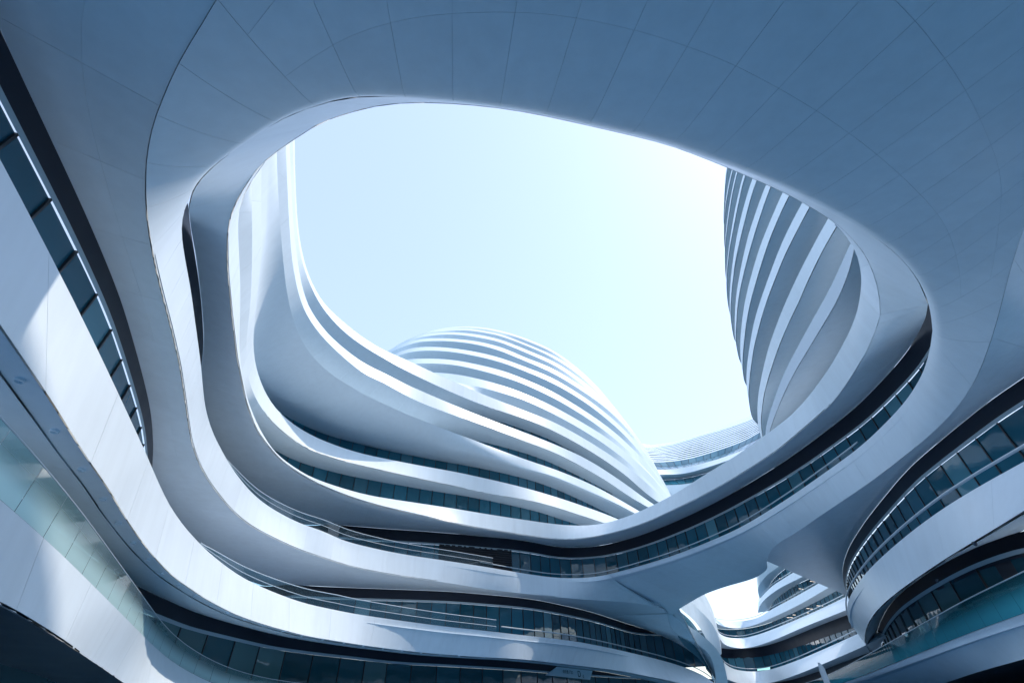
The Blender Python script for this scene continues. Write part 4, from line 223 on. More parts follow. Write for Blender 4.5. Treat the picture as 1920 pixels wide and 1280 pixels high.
'C13t': [(-19.92,68.63,59.8),(-17.95,67.5,59.8),(-16.3,66.74,59.8),(-14.97,66.32,59.8),(-13.45,66.06,59.8),(-10.74,65.88,59.8),(-8.85,65.93,59.8),(-7.08,66.24,59.8),(-4.85,66.88,59.8),(-2.81,67.64,59.8),(-1.09,68.53,59.8),(2.45,70.81,59.8),(5.48,72.94,59.8),(7.18,74.2,59.8),(8.77,75.57,59.8),(10.57,77.28,59.8),(12.27,79.09,59.8),(13.97,81.11,59.8),(15.76,83.48,59.8),(17.78,86.37,59.8),(19.73,89.35,59.8),(21.59,92.44,59.8),(23.72,96.14,59.8),(26.38,100.92,59.8),(28.82,105.46,59.8),(30.99,109.65,59.8),(32.98,113.65,59.8),(37.16,122.52,59.8),(40.49,130.06,59.8),(45.75,142.62,59.8)],
'C13b': [(-19.13,67.07,58.2),(-16.91,65.87,58.2),(-15.5,65.22,58.2),(-14.31,64.86,58.2),(-12.92,64.66,58.2),(-10.38,64.5,58.2),(-8.53,64.57,58.2),(-6.72,64.91,58.2),(-4.35,65.62,58.2),(-2.64,66.29,58.2),(-1.06,67.12,58.2),(2.49,69.42,58.2),(4.58,70.9,58.2),(6.51,72.39,58.2),(8.15,73.82,58.2),(10.08,75.71,58.2),(11.83,77.62,58.2),(13.59,79.73,58.2),(15.35,82.07,58.2),(17.23,84.75,58.2),(19.13,87.68,58.2),(20.86,90.53,58.2),(22.94,94.15,58.2),(25.54,98.83,58.2),(27.92,103.28,58.2),(32.38,112.05,58.2),(34.55,116.54,58.2),(36.67,121.09,58.2),(39.69,127.93,58.2),(44.86,140.35,58.2)],
'J14': [(-20.61,71.02,61.35),(-18.57,69.85,61.35),(-16.87,69.06,61.35),(-15.49,68.63,61.35),(-13.92,68.36,61.35),(-11.11,68.17,61.35),(-9.16,68.23,61.35),(-7.33,68.54,61.35),(-5.02,69.21,61.35),(-2.91,70.0,61.35),(-1.13,70.92,61.35),(2.53,73.28,61.35),(5.68,75.48,61.35),(7.43,76.79,61.35),(9.08,78.2,61.35),(10.94,79.97,61.35),(12.7,81.84,61.35),(14.45,83.93,61.35),(16.31,86.39,61.35),(18.4,89.37,61.35),(20.41,92.47,61.35),(22.34,95.66,61.35),(24.54,99.49,61.35),(27.3,104.44,61.35),(29.82,109.13,61.35),(32.07,113.47,61.35),(34.13,117.61,61.35),(38.46,126.79,61.35),(41.91,134.59,61.35),(47.34,147.59,61.35)],
'C14t': [(-17.15,71.28,64.0),(-15.39,70.73,64.0),(-14.09,70.43,64.0),(-12.25,70.16,64.0),(-10.43,70.04,64.0),(-8.84,70.09,64.0),(-7.15,70.28,64.0),(-5.68,70.57,64.0),(-4.11,71.0,64.0),(-2.35,71.65,64.0),(-0.7,72.41,64.0),(1.37,73.51,64.0),(3.34,74.7,64.0),(5.31,76.05,64.0),(7.09,77.39,64.0),(8.55,78.65,64.0),(9.99,80.07,64.0),(11.33,81.51,64.0),(12.67,83.05,64.0),(15.37,86.48,64.0),(18.32,90.67,64.0),(21.1,95.05,64.0),(29.1,109.3,64.0),(31.9,114.45,64.0),(34.53,119.6,64.0),(39.27,129.36,64.0)],
'C14b': [(-16.55,69.78,62.4),(-14.84,69.24,62.4),(-13.46,68.92,62.4),(-11.77,68.66,62.4),(-10.21,68.55,62.4),(-8.86,68.59,62.4),(-7.31,68.78,62.4),(-5.78,69.09,62.4),(-4.36,69.51,62.4),(-2.64,70.15,62.4),(-0.93,70.92,62.4),(0.79,71.82,62.4),(2.4,72.79,62.4),(4.83,74.44,62.4),(6.88,75.93,62.4),(8.31,77.14,62.4),(9.73,78.52,62.4),(11.04,79.94,62.4),(12.45,81.57,62.4),(15.31,85.19,62.4),(18.22,89.29,62.4),(20.63,93.1,62.4),(22.1,95.65,62.4),(28.45,107.06,62.4),(31.2,112.11,62.4),(33.77,117.16,62.4),(38.41,126.73,62.4)],
'DJ4': [(21.89,38.84,20.95),(22.36,37.05,20.95),(22.75,35.79,20.95),(22.89,35.2,20.95),(22.98,34.64,20.95),(23.06,34.0,20.95),(23.15,32.59,20.95),(23.15,31.76,20.95),(23.11,30.8,20.95),(23.02,29.31,20.95),(22.93,28.19,20.95),(22.81,27.21,20.95),(22.64,26.14,20.95),(22.44,24.95,20.95),(22.24,24.01,20.95),(21.89,22.6,20.95),(21.7,22.02,20.95),(21.49,21.46,20.95),(21.16,20.66,20.95),(20.74,19.76,20.95),(20.45,19.19,20.95),(20.13,18.64,20.95),(19.75,18.07,20.95),(19.35,17.53,20.95),(18.97,17.05,20.95),(18.53,16.57,20.95),(18.09,16.13,20.95),(17.67,15.75,20.95),(16.57,14.91,20.95)],
'D4t': [(34.38,46.48,22.0),(33.61,46.62,22.0),(32.83,46.7,22.0),(32.05,46.72,22.0),(31.26,46.66,22.0),(30.49,46.54,22.0),(29.72,46.34,22.0),(28.98,46.09,22.0),(28.27,45.77,22.0),(27.58,45.38,22.0),(26.93,44.94,22.0),(26.32,44.45,22.0),(25.76,43.9,22.0),(25.24,43.31,22.0),(24.78,42.67,22.0),(24.38,41.99,22.0),(23.63,40.45,22.0),(23.2,39.5,22.0),(22.84,38.57,22.0),(22.48,37.49,22.0),(22.11,36.12,22.0),(21.37,33.0,22.0),(21.04,31.51,22.0),(20.78,30.2,22.0),(20.57,28.86,22.0),(20.39,27.56,22.0),(19.95,23.52,22.0),(19.72,21.13,22.0),(19.54,19.8,22.0),(19.05,16.99,22.0),(18.78,15.32,22.0),(18.63,14.67,22.0),(18.23,13.31,22.0),(18.01,12.43,22.0),(17.84,11.55,22.0),(17.69,10.66,22.0),(17.57,9.77,22.0),(17.4,7.98,22.0),(17.29,6.18,22.0),(17.23,4.38,22.0),(17.2,2.58,22.0),(17.2,0.78,22.0),(17.23,-1.92,22.0),(17.41,-9.11,22.0)],
'D4b': [(31.8,44.18,20.55),(31.02,44.23,20.55),(30.23,44.21,20.55),(29.45,44.13,20.55),(28.68,43.97,20.55),(27.93,43.75,20.55),(27.2,43.47,20.55),(26.49,43.12,20.55),(25.82,42.71,20.55),(25.19,42.24,20.55),(24.6,41.73,20.55),(24.06,41.16,20.55),(23.56,40.55,20.55),(23.13,39.89,20.55),(22.75,39.2,20.55),(22.44,38.48,20.55),(21.75,36.41,20.55),(21.39,35.14,20.55),(21.04,33.64,20.55),(20.5,31.08,20.55),(20.17,29.26,20.55),(19.97,27.92,20.55),(19.78,26.3,20.55),(19.4,22.12,20.55),(19.25,20.63,20.55),(19.13,19.84,20.55),(18.98,19.05,20.55),(18.71,17.97,20.55),(18.4,17.0,20.55),(17.34,14.25,20.55),(16.48,12.21,20.55),(16.18,11.36,20.55),(15.93,10.49,20.55),(15.72,9.62,20.55),(15.55,8.73,20.55),(15.41,7.85,20.55),(15.2,6.06,20.55),(15.06,4.26,20.55),(14.98,2.47,20.55),(14.94,0.67,20.55),(14.93,-1.13,20.55),(14.95,-3.83,20.55),(15.09,-10.13,20.55)],
'DJ5': [(38.75,54.0,25.3),(37.98,54.15,25.3),(37.2,54.23,25.3),(36.41,54.24,25.3),(35.63,54.19,25.3),(34.85,54.06,25.3),(34.09,53.87,25.3),(33.35,53.61,25.3),(32.63,53.29,25.3),(31.95,52.91,25.3),(31.3,52.47,25.3),(30.69,51.97,25.3),(30.13,51.42,25.3),(29.61,50.83,25.3),(29.15,50.19,25.3),(28.75,49.52,25.3),(27.81,47.57,25.3),(27.31,46.45,25.3),(26.89,45.37,25.3),(26.48,44.1,25.3),(26.07,42.6,25.3),(25.18,38.82,25.3),(24.79,37.07,25.3),(24.51,35.61,25.3),(24.25,34.03,25.3),(24.04,32.5,25.3),(23.53,27.73,25.3),(23.26,24.96,25.3),(23.05,23.39,25.3),(22.46,20.04,25.3),(22.13,18.03,25.3),(21.96,17.3,25.3),(21.49,15.69,25.3),(21.28,14.82,25.3),(21.1,13.93,25.3),(20.84,12.15,25.3),(20.67,10.36,25.3),(20.56,8.57,25.3),(20.5,6.77,25.3),(20.47,4.97,25.3),(20.5,0.47,25.3),(20.67,-6.73,25.3)],
'D5t': [(38.38,53.39,26.2),(37.61,53.56,26.2),(36.84,53.67,26.2),(36.05,53.71,26.2),(35.27,53.68,26.2),(34.49,53.58,26.2),(33.72,53.41,26.2),(32.97,53.18,26.2),(32.24,52.88,26.2),(31.54,52.52,26.2),(30.88,52.1,26.2),(30.25,51.63,26.2),(29.67,51.1,26.2),(29.14,50.52,26.2),(28.66,49.9,26.2),(28.23,49.24,26.2),(26.99,46.88,26.2),(26.29,45.45,26.2),(25.5,43.61,26.2),(24.66,41.45,26.2),(23.96,39.43,26.2),(23.36,37.47,26.2),(22.75,35.24,26.2),(22.19,33.04,26.2),(21.84,31.52,26.2),(21.56,30.04,26.2),(21.16,27.65,26.2),(20.88,25.56,26.2),(20.67,23.58,26.2),(20.51,21.45,26.2),(20.4,18.92,26.2),(20.35,15.89,26.2),(20.22,13.5,26.2),(20.16,11.7,26.2),(20.12,8.1,26.2),(20.15,5.4,26.2),(20.22,1.8,26.2),(20.55,-8.99,26.2)],
'D5b': [(36.61,50.52,24.9),(35.84,50.67,24.9),(35.06,50.74,24.9),(34.28,50.76,24.9),(33.49,50.7,24.9),(32.72,50.57,24.9),(31.96,50.38,24.9),(31.21,50.12,24.9),(30.5,49.8,24.9),(29.81,49.42,24.9),(29.16,48.98,24.9),(28.55,48.48,24.9),(27.99,47.93,24.9),(27.48,47.34,24.9),(27.02,46.7,24.9),(26.61,46.03,24.9),(25.7,44.13,24.9),(25.23,43.11,24.9),(24.78,42.01,24.9),(24.32,40.74,24.9),(23.51,38.27,24.9),(23.0,36.54,24.9),(22.59,34.94,24.9),(22.06,32.56,24.9),(21.67,30.67,24.9),(21.37,28.99,24.9),(21.08,27.06,24.9),(20.79,24.55,24.9),(20.53,22.85,24.9),(20.19,19.44,24.9),(20.12,15.89,24.9),(19.88,12.51,24.9),(19.8,10.71,24.9),(19.77,8.91,24.9),(19.76,7.11,24.9),(19.78,4.41,24.9),(19.85,0.81,24.9),(20.14,-9.08,24.9)],
'DJ6': [(42.47,60.53,29.35),(41.71,60.7,29.35),(40.93,60.81,29.35),(40.14,60.84,29.35),(39.36,60.81,29.35),(38.58,60.72,29.35),(37.81,60.55,29.35),(37.06,60.32,29.35),(36.33,60.02,29.35),(35.64,59.66,29.35),(34.97,59.24,29.35),(34.35,58.77,29.35),(33.76,58.24,29.35),(33.23,57.66,29.35),(32.75,57.04,29.35),(32.32,56.38,29.35),(30.63,53.13,29.35),(29.69,51.11,29.35),(28.84,49.05,29.35),(27.97,46.75,29.35),(27.29,44.71,29.35),(26.63,42.5,29.35),(25.92,39.88,29.35),(25.36,37.66,29.35),(24.99,36.01,29.35),(24.67,34.32,29.35),(24.23,31.66,29.35),(23.91,29.32,29.35),(23.68,27.1,29.35),(23.5,24.75,29.35),(23.36,21.71,29.35),(23.3,18.13,29.35),(23.11,14.56,29.35),(23.05,10.96,29.35),(23.08,7.36,29.35),(23.16,3.76,29.35),(23.48,-7.04,29.35)],
'D6t': [(38.87,54.67,30.4),(38.1,54.82,30.4),(37.32,54.9,30.4),(36.54,54.91,30.4),(35.75,54.86,30.4),(34.98,54.74,30.4),(34.21,54.55,30.4),(33.47,54.29,30.4),(32.75,53.97,30.4),(32.07,53.59,30.4),(31.41,53.16,30.4),(30.8,52.66,30.4),(30.24,52.12,30.4),(29.72,51.52,30.4),(29.26,50.89,30.4),(28.86,50.22,30.4),(27.44,47.31,30.4),(26.6,45.48,30.4),(25.77,43.52,30.4),(25.14,41.86,30.4),(24.47,39.82,30.4),(23.84,37.65,30.4),(22.82,33.75,30.4),(22.55,32.5,30.4),(22.29,31.12,30.4),(22.05,29.57,30.4),(21.5,25.4,30.4),(21.37,24.09,30.4),(21.28,22.64,30.4),(21.26,21.18,30.4),(21.34,17.85,30.4),(21.38,14.47,30.4),(21.45,10.87,30.4),(21.66,3.67,30.4),(22.02,-7.12,30.4)],
'D6b': [(37.27,52.32,28.95),(36.5,52.46,28.95),(35.71,52.53,28.95),(34.93,52.53,28.95),(34.15,52.46,28.95),(33.37,52.32,28.95),(32.61,52.12,28.95),(31.88,51.85,28.95),(31.16,51.52,28.95),(30.48,51.12,28.95),(29.84,50.67,28.95),(29.24,50.17,28.95),(28.69,49.61,28.95),(28.18,49.01,28.95),(27.73,48.36,28.95),(27.34,47.68,28.95),(26.26,45.35,28.95),(25.69,44.02,28.95),(25.14,42.53,28.95),(24.45,40.41,28.95),(23.64,37.73,28.95),(23.0,35.44,28.95),(22.67,34.1,28.95),(22.36,32.68,28.95),(21.9,30.41,28.95),(21.61,28.76,28.95),(21.5,27.99,28.95),(21.09,24.63,28.95),(21.01,23.7,28.95),(20.96,22.74,28.95),(20.9,19.72,28.95),(20.99,17.16,28.95),(20.97,13.16,28.95),(21.01,9.56,28.95),(21.17,3.26,28.95),(21.52,-7.53,28.95)],
'DJ7': [(42.36,60.73,33.4),(41.59,60.88,33.4),(40.8,60.96,33.4),(40.02,60.98,33.4),(39.24,60.92,33.4),(38.46,60.8,33.4),(37.7,60.61,33.4),(36.95,60.36,33.4),(36.24,60.04,33.4),(35.55,59.66,33.4),(34.9,59.22,33.4),(34.29,58.72,33.4),(33.72,58.18,33.4),(33.21,57.59,33.4),(32.74,56.95,33.4),(32.34,56.28,33.4),(30.45,52.37,33.4),(29.13,49.37,33.4),(28.43,47.6,33.4),(27.84,45.92,33.4),(27.17,43.79,33.4),(26.56,41.61,33.4),(25.54,37.66,33.4),(25.24,36.27,33.4),(24.95,34.66,33.4),(24.7,33.07,33.4),(24.09,28.41,33.4),(23.95,26.99,33.4),(23.86,25.42,33.4),(23.83,23.73,33.4),(23.92,20.01,33.4),(24.03,12.73,33.4),(24.24,5.53,33.4),(24.6,-5.27,33.4)],
'D7t': [(38.35,52.62,34.6),(37.58,52.75,34.6),(36.8,52.82,34.6),(36.01,52.82,34.6),(35.23,52.75,34.6),(34.46,52.61,34.6),(33.7,52.4,34.6),(32.96,52.13,34.6),(32.25,51.79,34.6),(31.57,51.4,34.6),(30.93,50.95,34.6),(30.33,50.44,34.6),(29.78,49.88,34.6),(29.27,49.28,34.6),(28.83,48.63,34.6),(28.44,47.95,34.6),(27.46,45.84,34.6),(26.9,44.55,34.6),(26.22,42.8,34.6),(25.54,40.85,34.6),(24.95,38.92,34.6),(24.35,36.78,34.6),(23.89,34.94,34.6),(23.52,33.22,34.6),(23.17,31.27,34.6),(22.79,28.9,34.6),(22.62,27.59,34.6),(22.52,26.47,34.6),(22.33,22.72,34.6),(22.33,21.7,34.6),(22.43,19.62,34.6),(22.66,11.24,34.6),(23.21,-4.95,34.6)],
'D7b': [(37.07,51.2,33.0),(36.29,51.3,33.0),(35.51,51.34,33.0),(34.72,51.31,33.0),(33.94,51.21,33.0),(33.17,51.05,33.0),(32.42,50.81,33.0),(31.7,50.52,33.0),(31.0,50.16,33.0),(30.33,49.74,33.0),(29.71,49.26,33.0),(29.13,48.74,33.0),(28.59,48.16,33.0),(28.11,47.54,33.0),(27.69,46.88,33.0),(27.32,46.19,33.0),(26.21,43.5,33.0),(25.82,42.38,33.0),(25.35,40.91,33.0),(24.41,37.73,33.0),(23.86,35.73,33.0),(23.46,34.02,33.0),(23.11,32.35,33.0),(22.32,27.51,33.0),(22.17,26.38,33.0),(22.05,25.26,33.0),(21.95,23.95,33.0),(21.89,22.77,33.0),(21.89,21.11,33.0),(21.96,19.02,33.0),(22.01,15.11,33.0),(22.09,11.51,33.0),(22.28,5.21,33.0),(22.64,-5.58,33.0)],
'DJ8': [(41.4,57.77,37.6),(40.63,57.9,37.6),(39.85,57.96,37.6),(39.06,57.96,37.6),(38.28,57.89,37.6),(37.51,57.75,37.6),(36.75,57.54,37.6),(36.01,57.27,37.6),(35.3,56.94,37.6),(34.62,56.54,37.6),(33.98,56.09,37.6),(33.38,55.58,37.6),(32.83,55.03,37.6),(32.32,54.42,37.6),(31.88,53.78,37.6),(31.49,53.1,37.6),(30.35,50.63,37.6),(29.7,49.1,37.6),(28.95,47.17,37.6),(28.22,45.02,37.6),(27.54,42.8,37.6),(26.89,40.45,37.6),(26.4,38.43,37.6),(26.01,36.62,37.6),(25.62,34.4,37.6),(25.22,31.86,37.6),(25.04,30.49,37.6),(24.93,29.25,37.6),(24.72,25.21,37.6),(24.72,24.02,37.6),(24.84,21.72,37.6),(25.07,13.13,37.6),(25.62,-3.06,37.6)],
'D8t': [(39.82,54.25,38.8),(39.05,54.39,38.8),(38.27,54.46,38.8),(37.48,54.47,38.8),(36.7,54.41,38.8),(35.92,54.28,38.8),(35.16,54.08,38.8),(34.42,53.82,38.8),(33.71,53.49,38.8),(33.03,53.1,38.8),(32.38,52.66,38.8),(31.78,52.16,38.8),(31.22,51.6,38.8),(30.71,51.01,38.8),(30.25,50.37,38.8),(29.85,49.69,38.8),(28.73,47.33,38.8),(28.2,46.14,38.8),(27.61,44.67,38.8),(26.97,42.85,38.8),(26.26,40.66,38.8),(25.68,38.69,38.8),(25.22,36.92,38.8),(24.77,34.94,38.8),(24.3,32.65,38.8),(23.94,30.67,38.8),(23.73,29.32,38.8),(23.59,28.05,38.8),(23.38,25.63,38.8),(23.31,24.37,38.8),(23.31,23.16,38.8),(24.19,-2.55,38.8)],
'D8b': [(38.7,52.32,37.2),(37.92,52.46,37.2),(37.14,52.54,37.2),(36.36,52.54,37.2),(35.57,52.48,37.2),(34.8,52.35,37.2),(34.04,52.16,37.2),(33.3,51.9,37.2),(32.58,51.57,37.2),(31.9,51.19,37.2),(31.25,50.74,37.2),(30.65,50.24,37.2),(30.08,49.69,37.2),(29.57,49.1,37.2),(29.12,48.46,37.2),(28.72,47.78,37.2),(27.74,45.72,37.2),(27.27,44.68,37.2),(26.87,43.65,37.2),(26.47,42.46,37.2),(25.55,39.47,37.2),(25.05,37.73,37.2),(24.7,36.33,37.2),(24.39,34.85,37.2),(23.98,32.66,37.2),(23.65,30.62,37.2),(23.36,28.67,37.2),(23.13,26.8,37.2),(22.87,24.28,37.2),(22.8,23.09,37.2),(22.79,22.22,37.2),(22.83,20.86,37.2),(23.2,12.04,37.2),(23.75,-3.25,37.2)],
'DJ9': [(42.71,59.06,41.8),(41.94,59.2,41.8),(41.16,59.28,41.8),(40.37,59.28,41.8),(39.59,59.22,41.8),(38.82,59.09,41.8),(38.06,58.89,41.8),(37.32,58.63,41.8),(36.6,58.3,41.8),(35.92,57.91,41.8),(35.27,57.47,41.8),(34.67,56.97,41.8),(34.11,56.42,41.8),(33.6,55.82,41.8),(33.14,55.18,41.8),(32.75,54.5,41.8),(31.52,51.91,41.8),(30.88,50.49,41.8),(30.24,48.88,41.8),(29.51,46.79,41.8),(28.74,44.4,41.8),(28.12,42.25,41.8),(27.62,40.32,41.8),(27.13,38.15,41.8),(26.63,35.74,41.8),(26.24,33.57,41.8),(26.03,32.16,41.8),(25.87,30.76,41.8),(25.65,28.17,41.8),(25.57,26.79,41.8),(25.56,25.45,41.8),(26.45,-0.62,41.8)],
'D9t': [(40.8,54.85,43.0),(40.03,54.99,43.0),(39.25,55.07,43.0),(38.46,55.08,43.0),(37.68,55.02,43.0),(36.9,54.89,43.0),(36.14,54.7,43.0),(35.4,54.44,43.0),(34.69,54.11,43.0),(34.0,53.73,43.0),(33.35,53.28,43.0),(32.75,52.79,43.0),(32.18,52.24,43.0),(31.67,51.64,43.0),(31.21,51.0,43.0),(30.81,50.33,43.0),(29.36,47.23,43.0),(28.7,45.64,43.0),(28.07,43.91,43.0),(27.5,42.16,43.0),(26.9,40.13,43.0),(26.36,38.13,43.0),(25.9,36.24,43.0),(25.48,34.38,43.0),(25.13,32.63,43.0),(24.85,30.97,43.0),(24.61,29.29,43.0),(24.4,27.4,43.0),(24.31,26.21,43.0),(24.31,25.03,43.0),(24.71,15.58,43.0),(25.29,-0.6,43.0)],
'D9b': [(39.61,53.3,41.4),(38.83,53.43,41.4),(38.05,53.5,41.4),(37.26,53.49,41.4),(36.48,53.42,41.4),(35.71,53.28,41.4),(34.95,53.07,41.4),(34.21,52.8,41.4),(33.51,52.46,41.4),(32.83,52.06,41.4),(32.19,51.61,41.4),(31.59,51.1,41.4),(31.04,50.54,41.4),(30.54,49.94,41.4),(30.09,49.29,41.4),(29.7,48.61,41.4),(28.48,45.91,41.4),(27.94,44.56,41.4),(27.45,43.16,41.4),(26.94,41.53,41.4),(26.37,39.53,41.4),(25.53,36.25,41.4),(25.26,35.0,41.4),(25.01,33.66,41.4),(24.48,30.41,41.4),(24.17,28.32,41.4),(23.96,26.61,41.4),(23.87,25.35,41.4),(23.86,24.11,41.4),(24.03,17.55,41.4),(24.67,-1.34,41.4)],
'DJ10': [(43.53,59.3,46.0),(42.76,59.45,46.0),(41.98,59.53,46.0),(41.19,59.53,46.0),(40.41,59.48,46.0),(39.63,59.35,46.0),(38.87,59.15,46.0),(38.13,58.89,46.0),(37.42,58.57,46.0),(36.73,58.18,46.0),(36.08,57.74,46.0),(35.47,57.24,46.0),(34.91,56.69,46.0),(34.4,56.1,46.0),(33.94,55.46,46.0),(33.54,54.78,46.0),(32.44,52.47,46.0),(31.85,51.18,46.0),(31.16,49.46,46.0),(30.48,47.59,46.0),(29.84,45.59,46.0),(29.2,43.4,46.0),(28.65,41.33,46.0),(28.15,39.28,46.0),(27.72,37.35,46.0),(27.35,35.44,46.0),(27.05,33.72,46.0),(26.79,31.88,46.0),(26.56,29.83,46.0),(26.47,28.53,46.0),(26.47,27.25,46.0),(26.84,18.42,46.0),(27.45,1.33,46.0)],
'D10t': [(41.79,55.06,47.2),(41.02,55.2,47.2),(40.24,55.28,47.2),(39.45,55.29,47.2),(38.67,55.23,47.2),(37.89,55.11,47.2),(37.13,54.91,47.2),(36.39,54.65,47.2),(35.67,54.33,47.2),(34.99,53.94,47.2),(34.34,53.5,47.2),(33.73,53.0,47.2),(33.17,52.45,47.2),(32.66,51.86,47.2),(32.2,51.22,47.2),(31.8,50.55,47.2),(30.59,48.01,47.2),(29.95,46.52,47.2),(29.3,44.88,47.2),(28.79,43.39,47.2),(28.32,41.86,47.2),(27.86,40.13,47.2),(27.4,38.23,47.2),(26.93,36.1,47.2),(26.5,34.03,47.2),(26.13,32.0,47.2),(25.81,29.97,47.2),(25.64,28.69,47.2),(25.57,27.72,47.2),(25.56,26.85,47.2),(25.61,25.7,47.2),(25.92,21.25,47.2),(26.2,15.86,47.2),(26.76,1.47,47.2)],
'D10b': [(40.76,53.48,45.6),(39.99,53.62,45.6),(39.21,53.7,45.6),(38.43,53.72,45.6),(37.64,53.66,45.6),(36.87,53.54,45.6),(36.1,53.34,45.6),(35.36,53.09,45.6),(34.65,52.77,45.6),(33.96,52.38,45.6),(33.31,51.94,45.6),(32.7,51.45,45.6),(32.14,50.9,45.6),(31.62,50.31,45.6),(31.16,49.67,45.6),(30.76,49.0,45.6),(29.49,46.33,45.6),(28.98,45.09,45.6),(28.43,43.59,45.6),(27.84,41.77,45.6),(27.33,40.03,45.6),(26.91,38.38,45.6),(26.57,36.89,45.6),(25.45,30.84,45.6),(25.06,28.38,45.6),(24.97,27.53,45.6),(24.93,26.78,45.6),(24.93,25.89,45.6),(24.98,24.84,45.6),(25.39,20.43,45.6),(25.67,15.94,45.6),(25.96,9.64,45.6),(26.3,0.65,45.6)],
'DJ11': [(44.39,59.19,50.2),(43.62,59.34,50.2),(42.84,59.42,50.2),(42.05,59.43,50.2),(41.27,59.37,50.2),(40.49,59.24,50.2),(39.73,59.05,50.2),(38.99,58.79,50.2),(38.27,58.46,50.2),(37.59,58.08,50.2),(36.94,57.63,50.2),(36.33,57.14,50.2),(35.77,56.59,50.2),(35.26,55.99,50.2),(34.8,55.35,50.2),(34.4,54.68,50.2),(32.99,51.7,50.2),(32.3,50.1,50.2),(31.62,48.33,50.2),(31.07,46.73,50.2),(30.61,45.19,50.2),(30.12,43.32,50.2),(29.64,41.36,50.2),(29.13,39.06,50.2),(28.67,36.81,50.2),(28.27,34.62,50.2),(27.93,32.49,50.2),(27.74,31.1,50.2),(27.66,30.05,50.2),(27.65,29.11,50.2),(27.7,27.8,50.2),(28.03,23.21,50.2),(28.31,17.82,50.2),(28.86,3.43,50.2)],
'D11t': [(40.69,51.93,51.4),(39.9,52.01,51.4),(39.12,52.02,51.4),(38.34,51.96,51.4),(37.56,51.83,51.4),(36.8,51.64,51.4),(36.06,51.38,51.4),(35.34,51.06,51.4),(34.66,50.68,51.4),(34.01,50.23,51.4),(33.4,49.74,51.4),(32.84,49.19,51.4),(32.32,48.59,51.4),(31.87,47.96,51.4),(31.46,47.28,51.4),(31.12,46.57,51.4),(29.79,42.97,51.4),(29.25,41.28,51.4),(28.76,39.57,51.4),(28.08,36.7,51.4),(27.47,33.74,51.4),(27.06,31.17,51.4),(26.96,30.29,51.4),(26.91,29.45,51.4),(26.93,26.81,51.4),(27.74,3.15,51.4)],
'D11b': [(39.7,50.73,49.8),(38.92,50.8,49.8),(38.14,50.8,49.8),(37.35,50.73,49.8),(36.58,50.6,49.8),(35.82,50.4,49.8),(35.08,50.13,49.8),(34.37,49.8,49.8),(33.69,49.41,49.8),(33.04,48.97,49.8),(32.44,48.46,49.8),(31.88,47.91,49.8),(31.37,47.31,49.8),(30.92,46.67,49.8),(30.52,45.99,49.8),(30.19,45.28,49.8),(28.99,41.96,49.8),(28.5,40.39,49.8),(28.1,38.98,49.8),(27.76,37.54,49.8),(26.71,32.52,49.8),(26.36,30.24,49.8),(26.27,29.39,49.8),(26.23,28.58,49.8),(26.23,26.52,49.8),(26.33,23.02,49.8),(27.03,2.33,49.8)],
'DJ12': [(43.06,55.48,54.4),(42.27,55.56,54.4),(41.49,55.57,54.4),(40.71,55.51,54.4),(39.93,55.38,54.4),(39.17,55.19,54.4),(38.43,54.93,54.4),(37.71,54.61,54.4),(37.03,54.22,54.4),(36.38,53.78,54.4),(35.77,53.28,54.4),(35.21,52.73,54.4),(34.69,52.14,54.4),(34.24,51.5,54.4),(33.83,50.83,54.4),(33.49,50.12,54.4),(32.5,47.5,54.4),(32.02,46.14,54.4),(31.44,44.32,54.4),(30.92,42.49,54.4),(30.16,39.23,54.4),(29.54,36.23,54.4),(29.12,33.54,54.4),(29.01,32.6,54.4),(28.96,31.7,54.4),(28.98,28.92,54.4),(29.79,5.1,54.4)],
'D12t': [(40.83,49.78,55.6),(40.04,49.84,55.6),(39.26,49.83,55.6),(38.48,49.75,55.6),(37.7,49.6,55.6),(36.95,49.38,55.6),(36.22,49.1,55.6),(35.51,48.76,55.6),(34.84,48.36,55.6),(34.2,47.9,55.6),(33.61,47.38,55.6),(33.06,46.82,55.6),(32.56,46.21,55.6),(32.12,45.56,55.6),(31.74,44.87,55.6),(31.42,44.15,55.6),(30.63,41.85,55.6),(30.06,40.02,55.6),(29.64,38.52,55.6),(29.13,36.28,55.6),(28.75,34.09,55.6),(28.55,32.34,55.6),(28.49,30.5,55.6),(28.49,27.13,55.6),(28.61,21.73,55.6),(29.16,4.64,55.6)],
'D12b': [(39.96,48.71,54.0),(39.18,48.76,54.0),(38.39,48.74,54.0),(37.61,48.66,54.0),(36.84,48.51,54.0),(36.08,48.29,54.0),(35.35,48.01,54.0),(34.65,47.66,54.0),(33.97,47.25,54.0),(33.34,46.79,54.0),(32.75,46.27,54.0),(32.2,45.71,54.0),(31.71,45.1,54.0),(31.27,44.44,54.0),(30.89,43.76,54.0),(30.58,43.04,54.0),(29.87,40.97,54.0),(29.37,39.36,54.0),(28.96,37.89,54.0),(28.71,36.81,54.0),(28.46,35.6,54.0),(28.02,32.88,54.0),(27.84,31.06,54.0),(27.76,28.85,54.0),(27.79,25.43,54.0),(27.88,20.93,54.0),(28.44,3.84,54.0)],
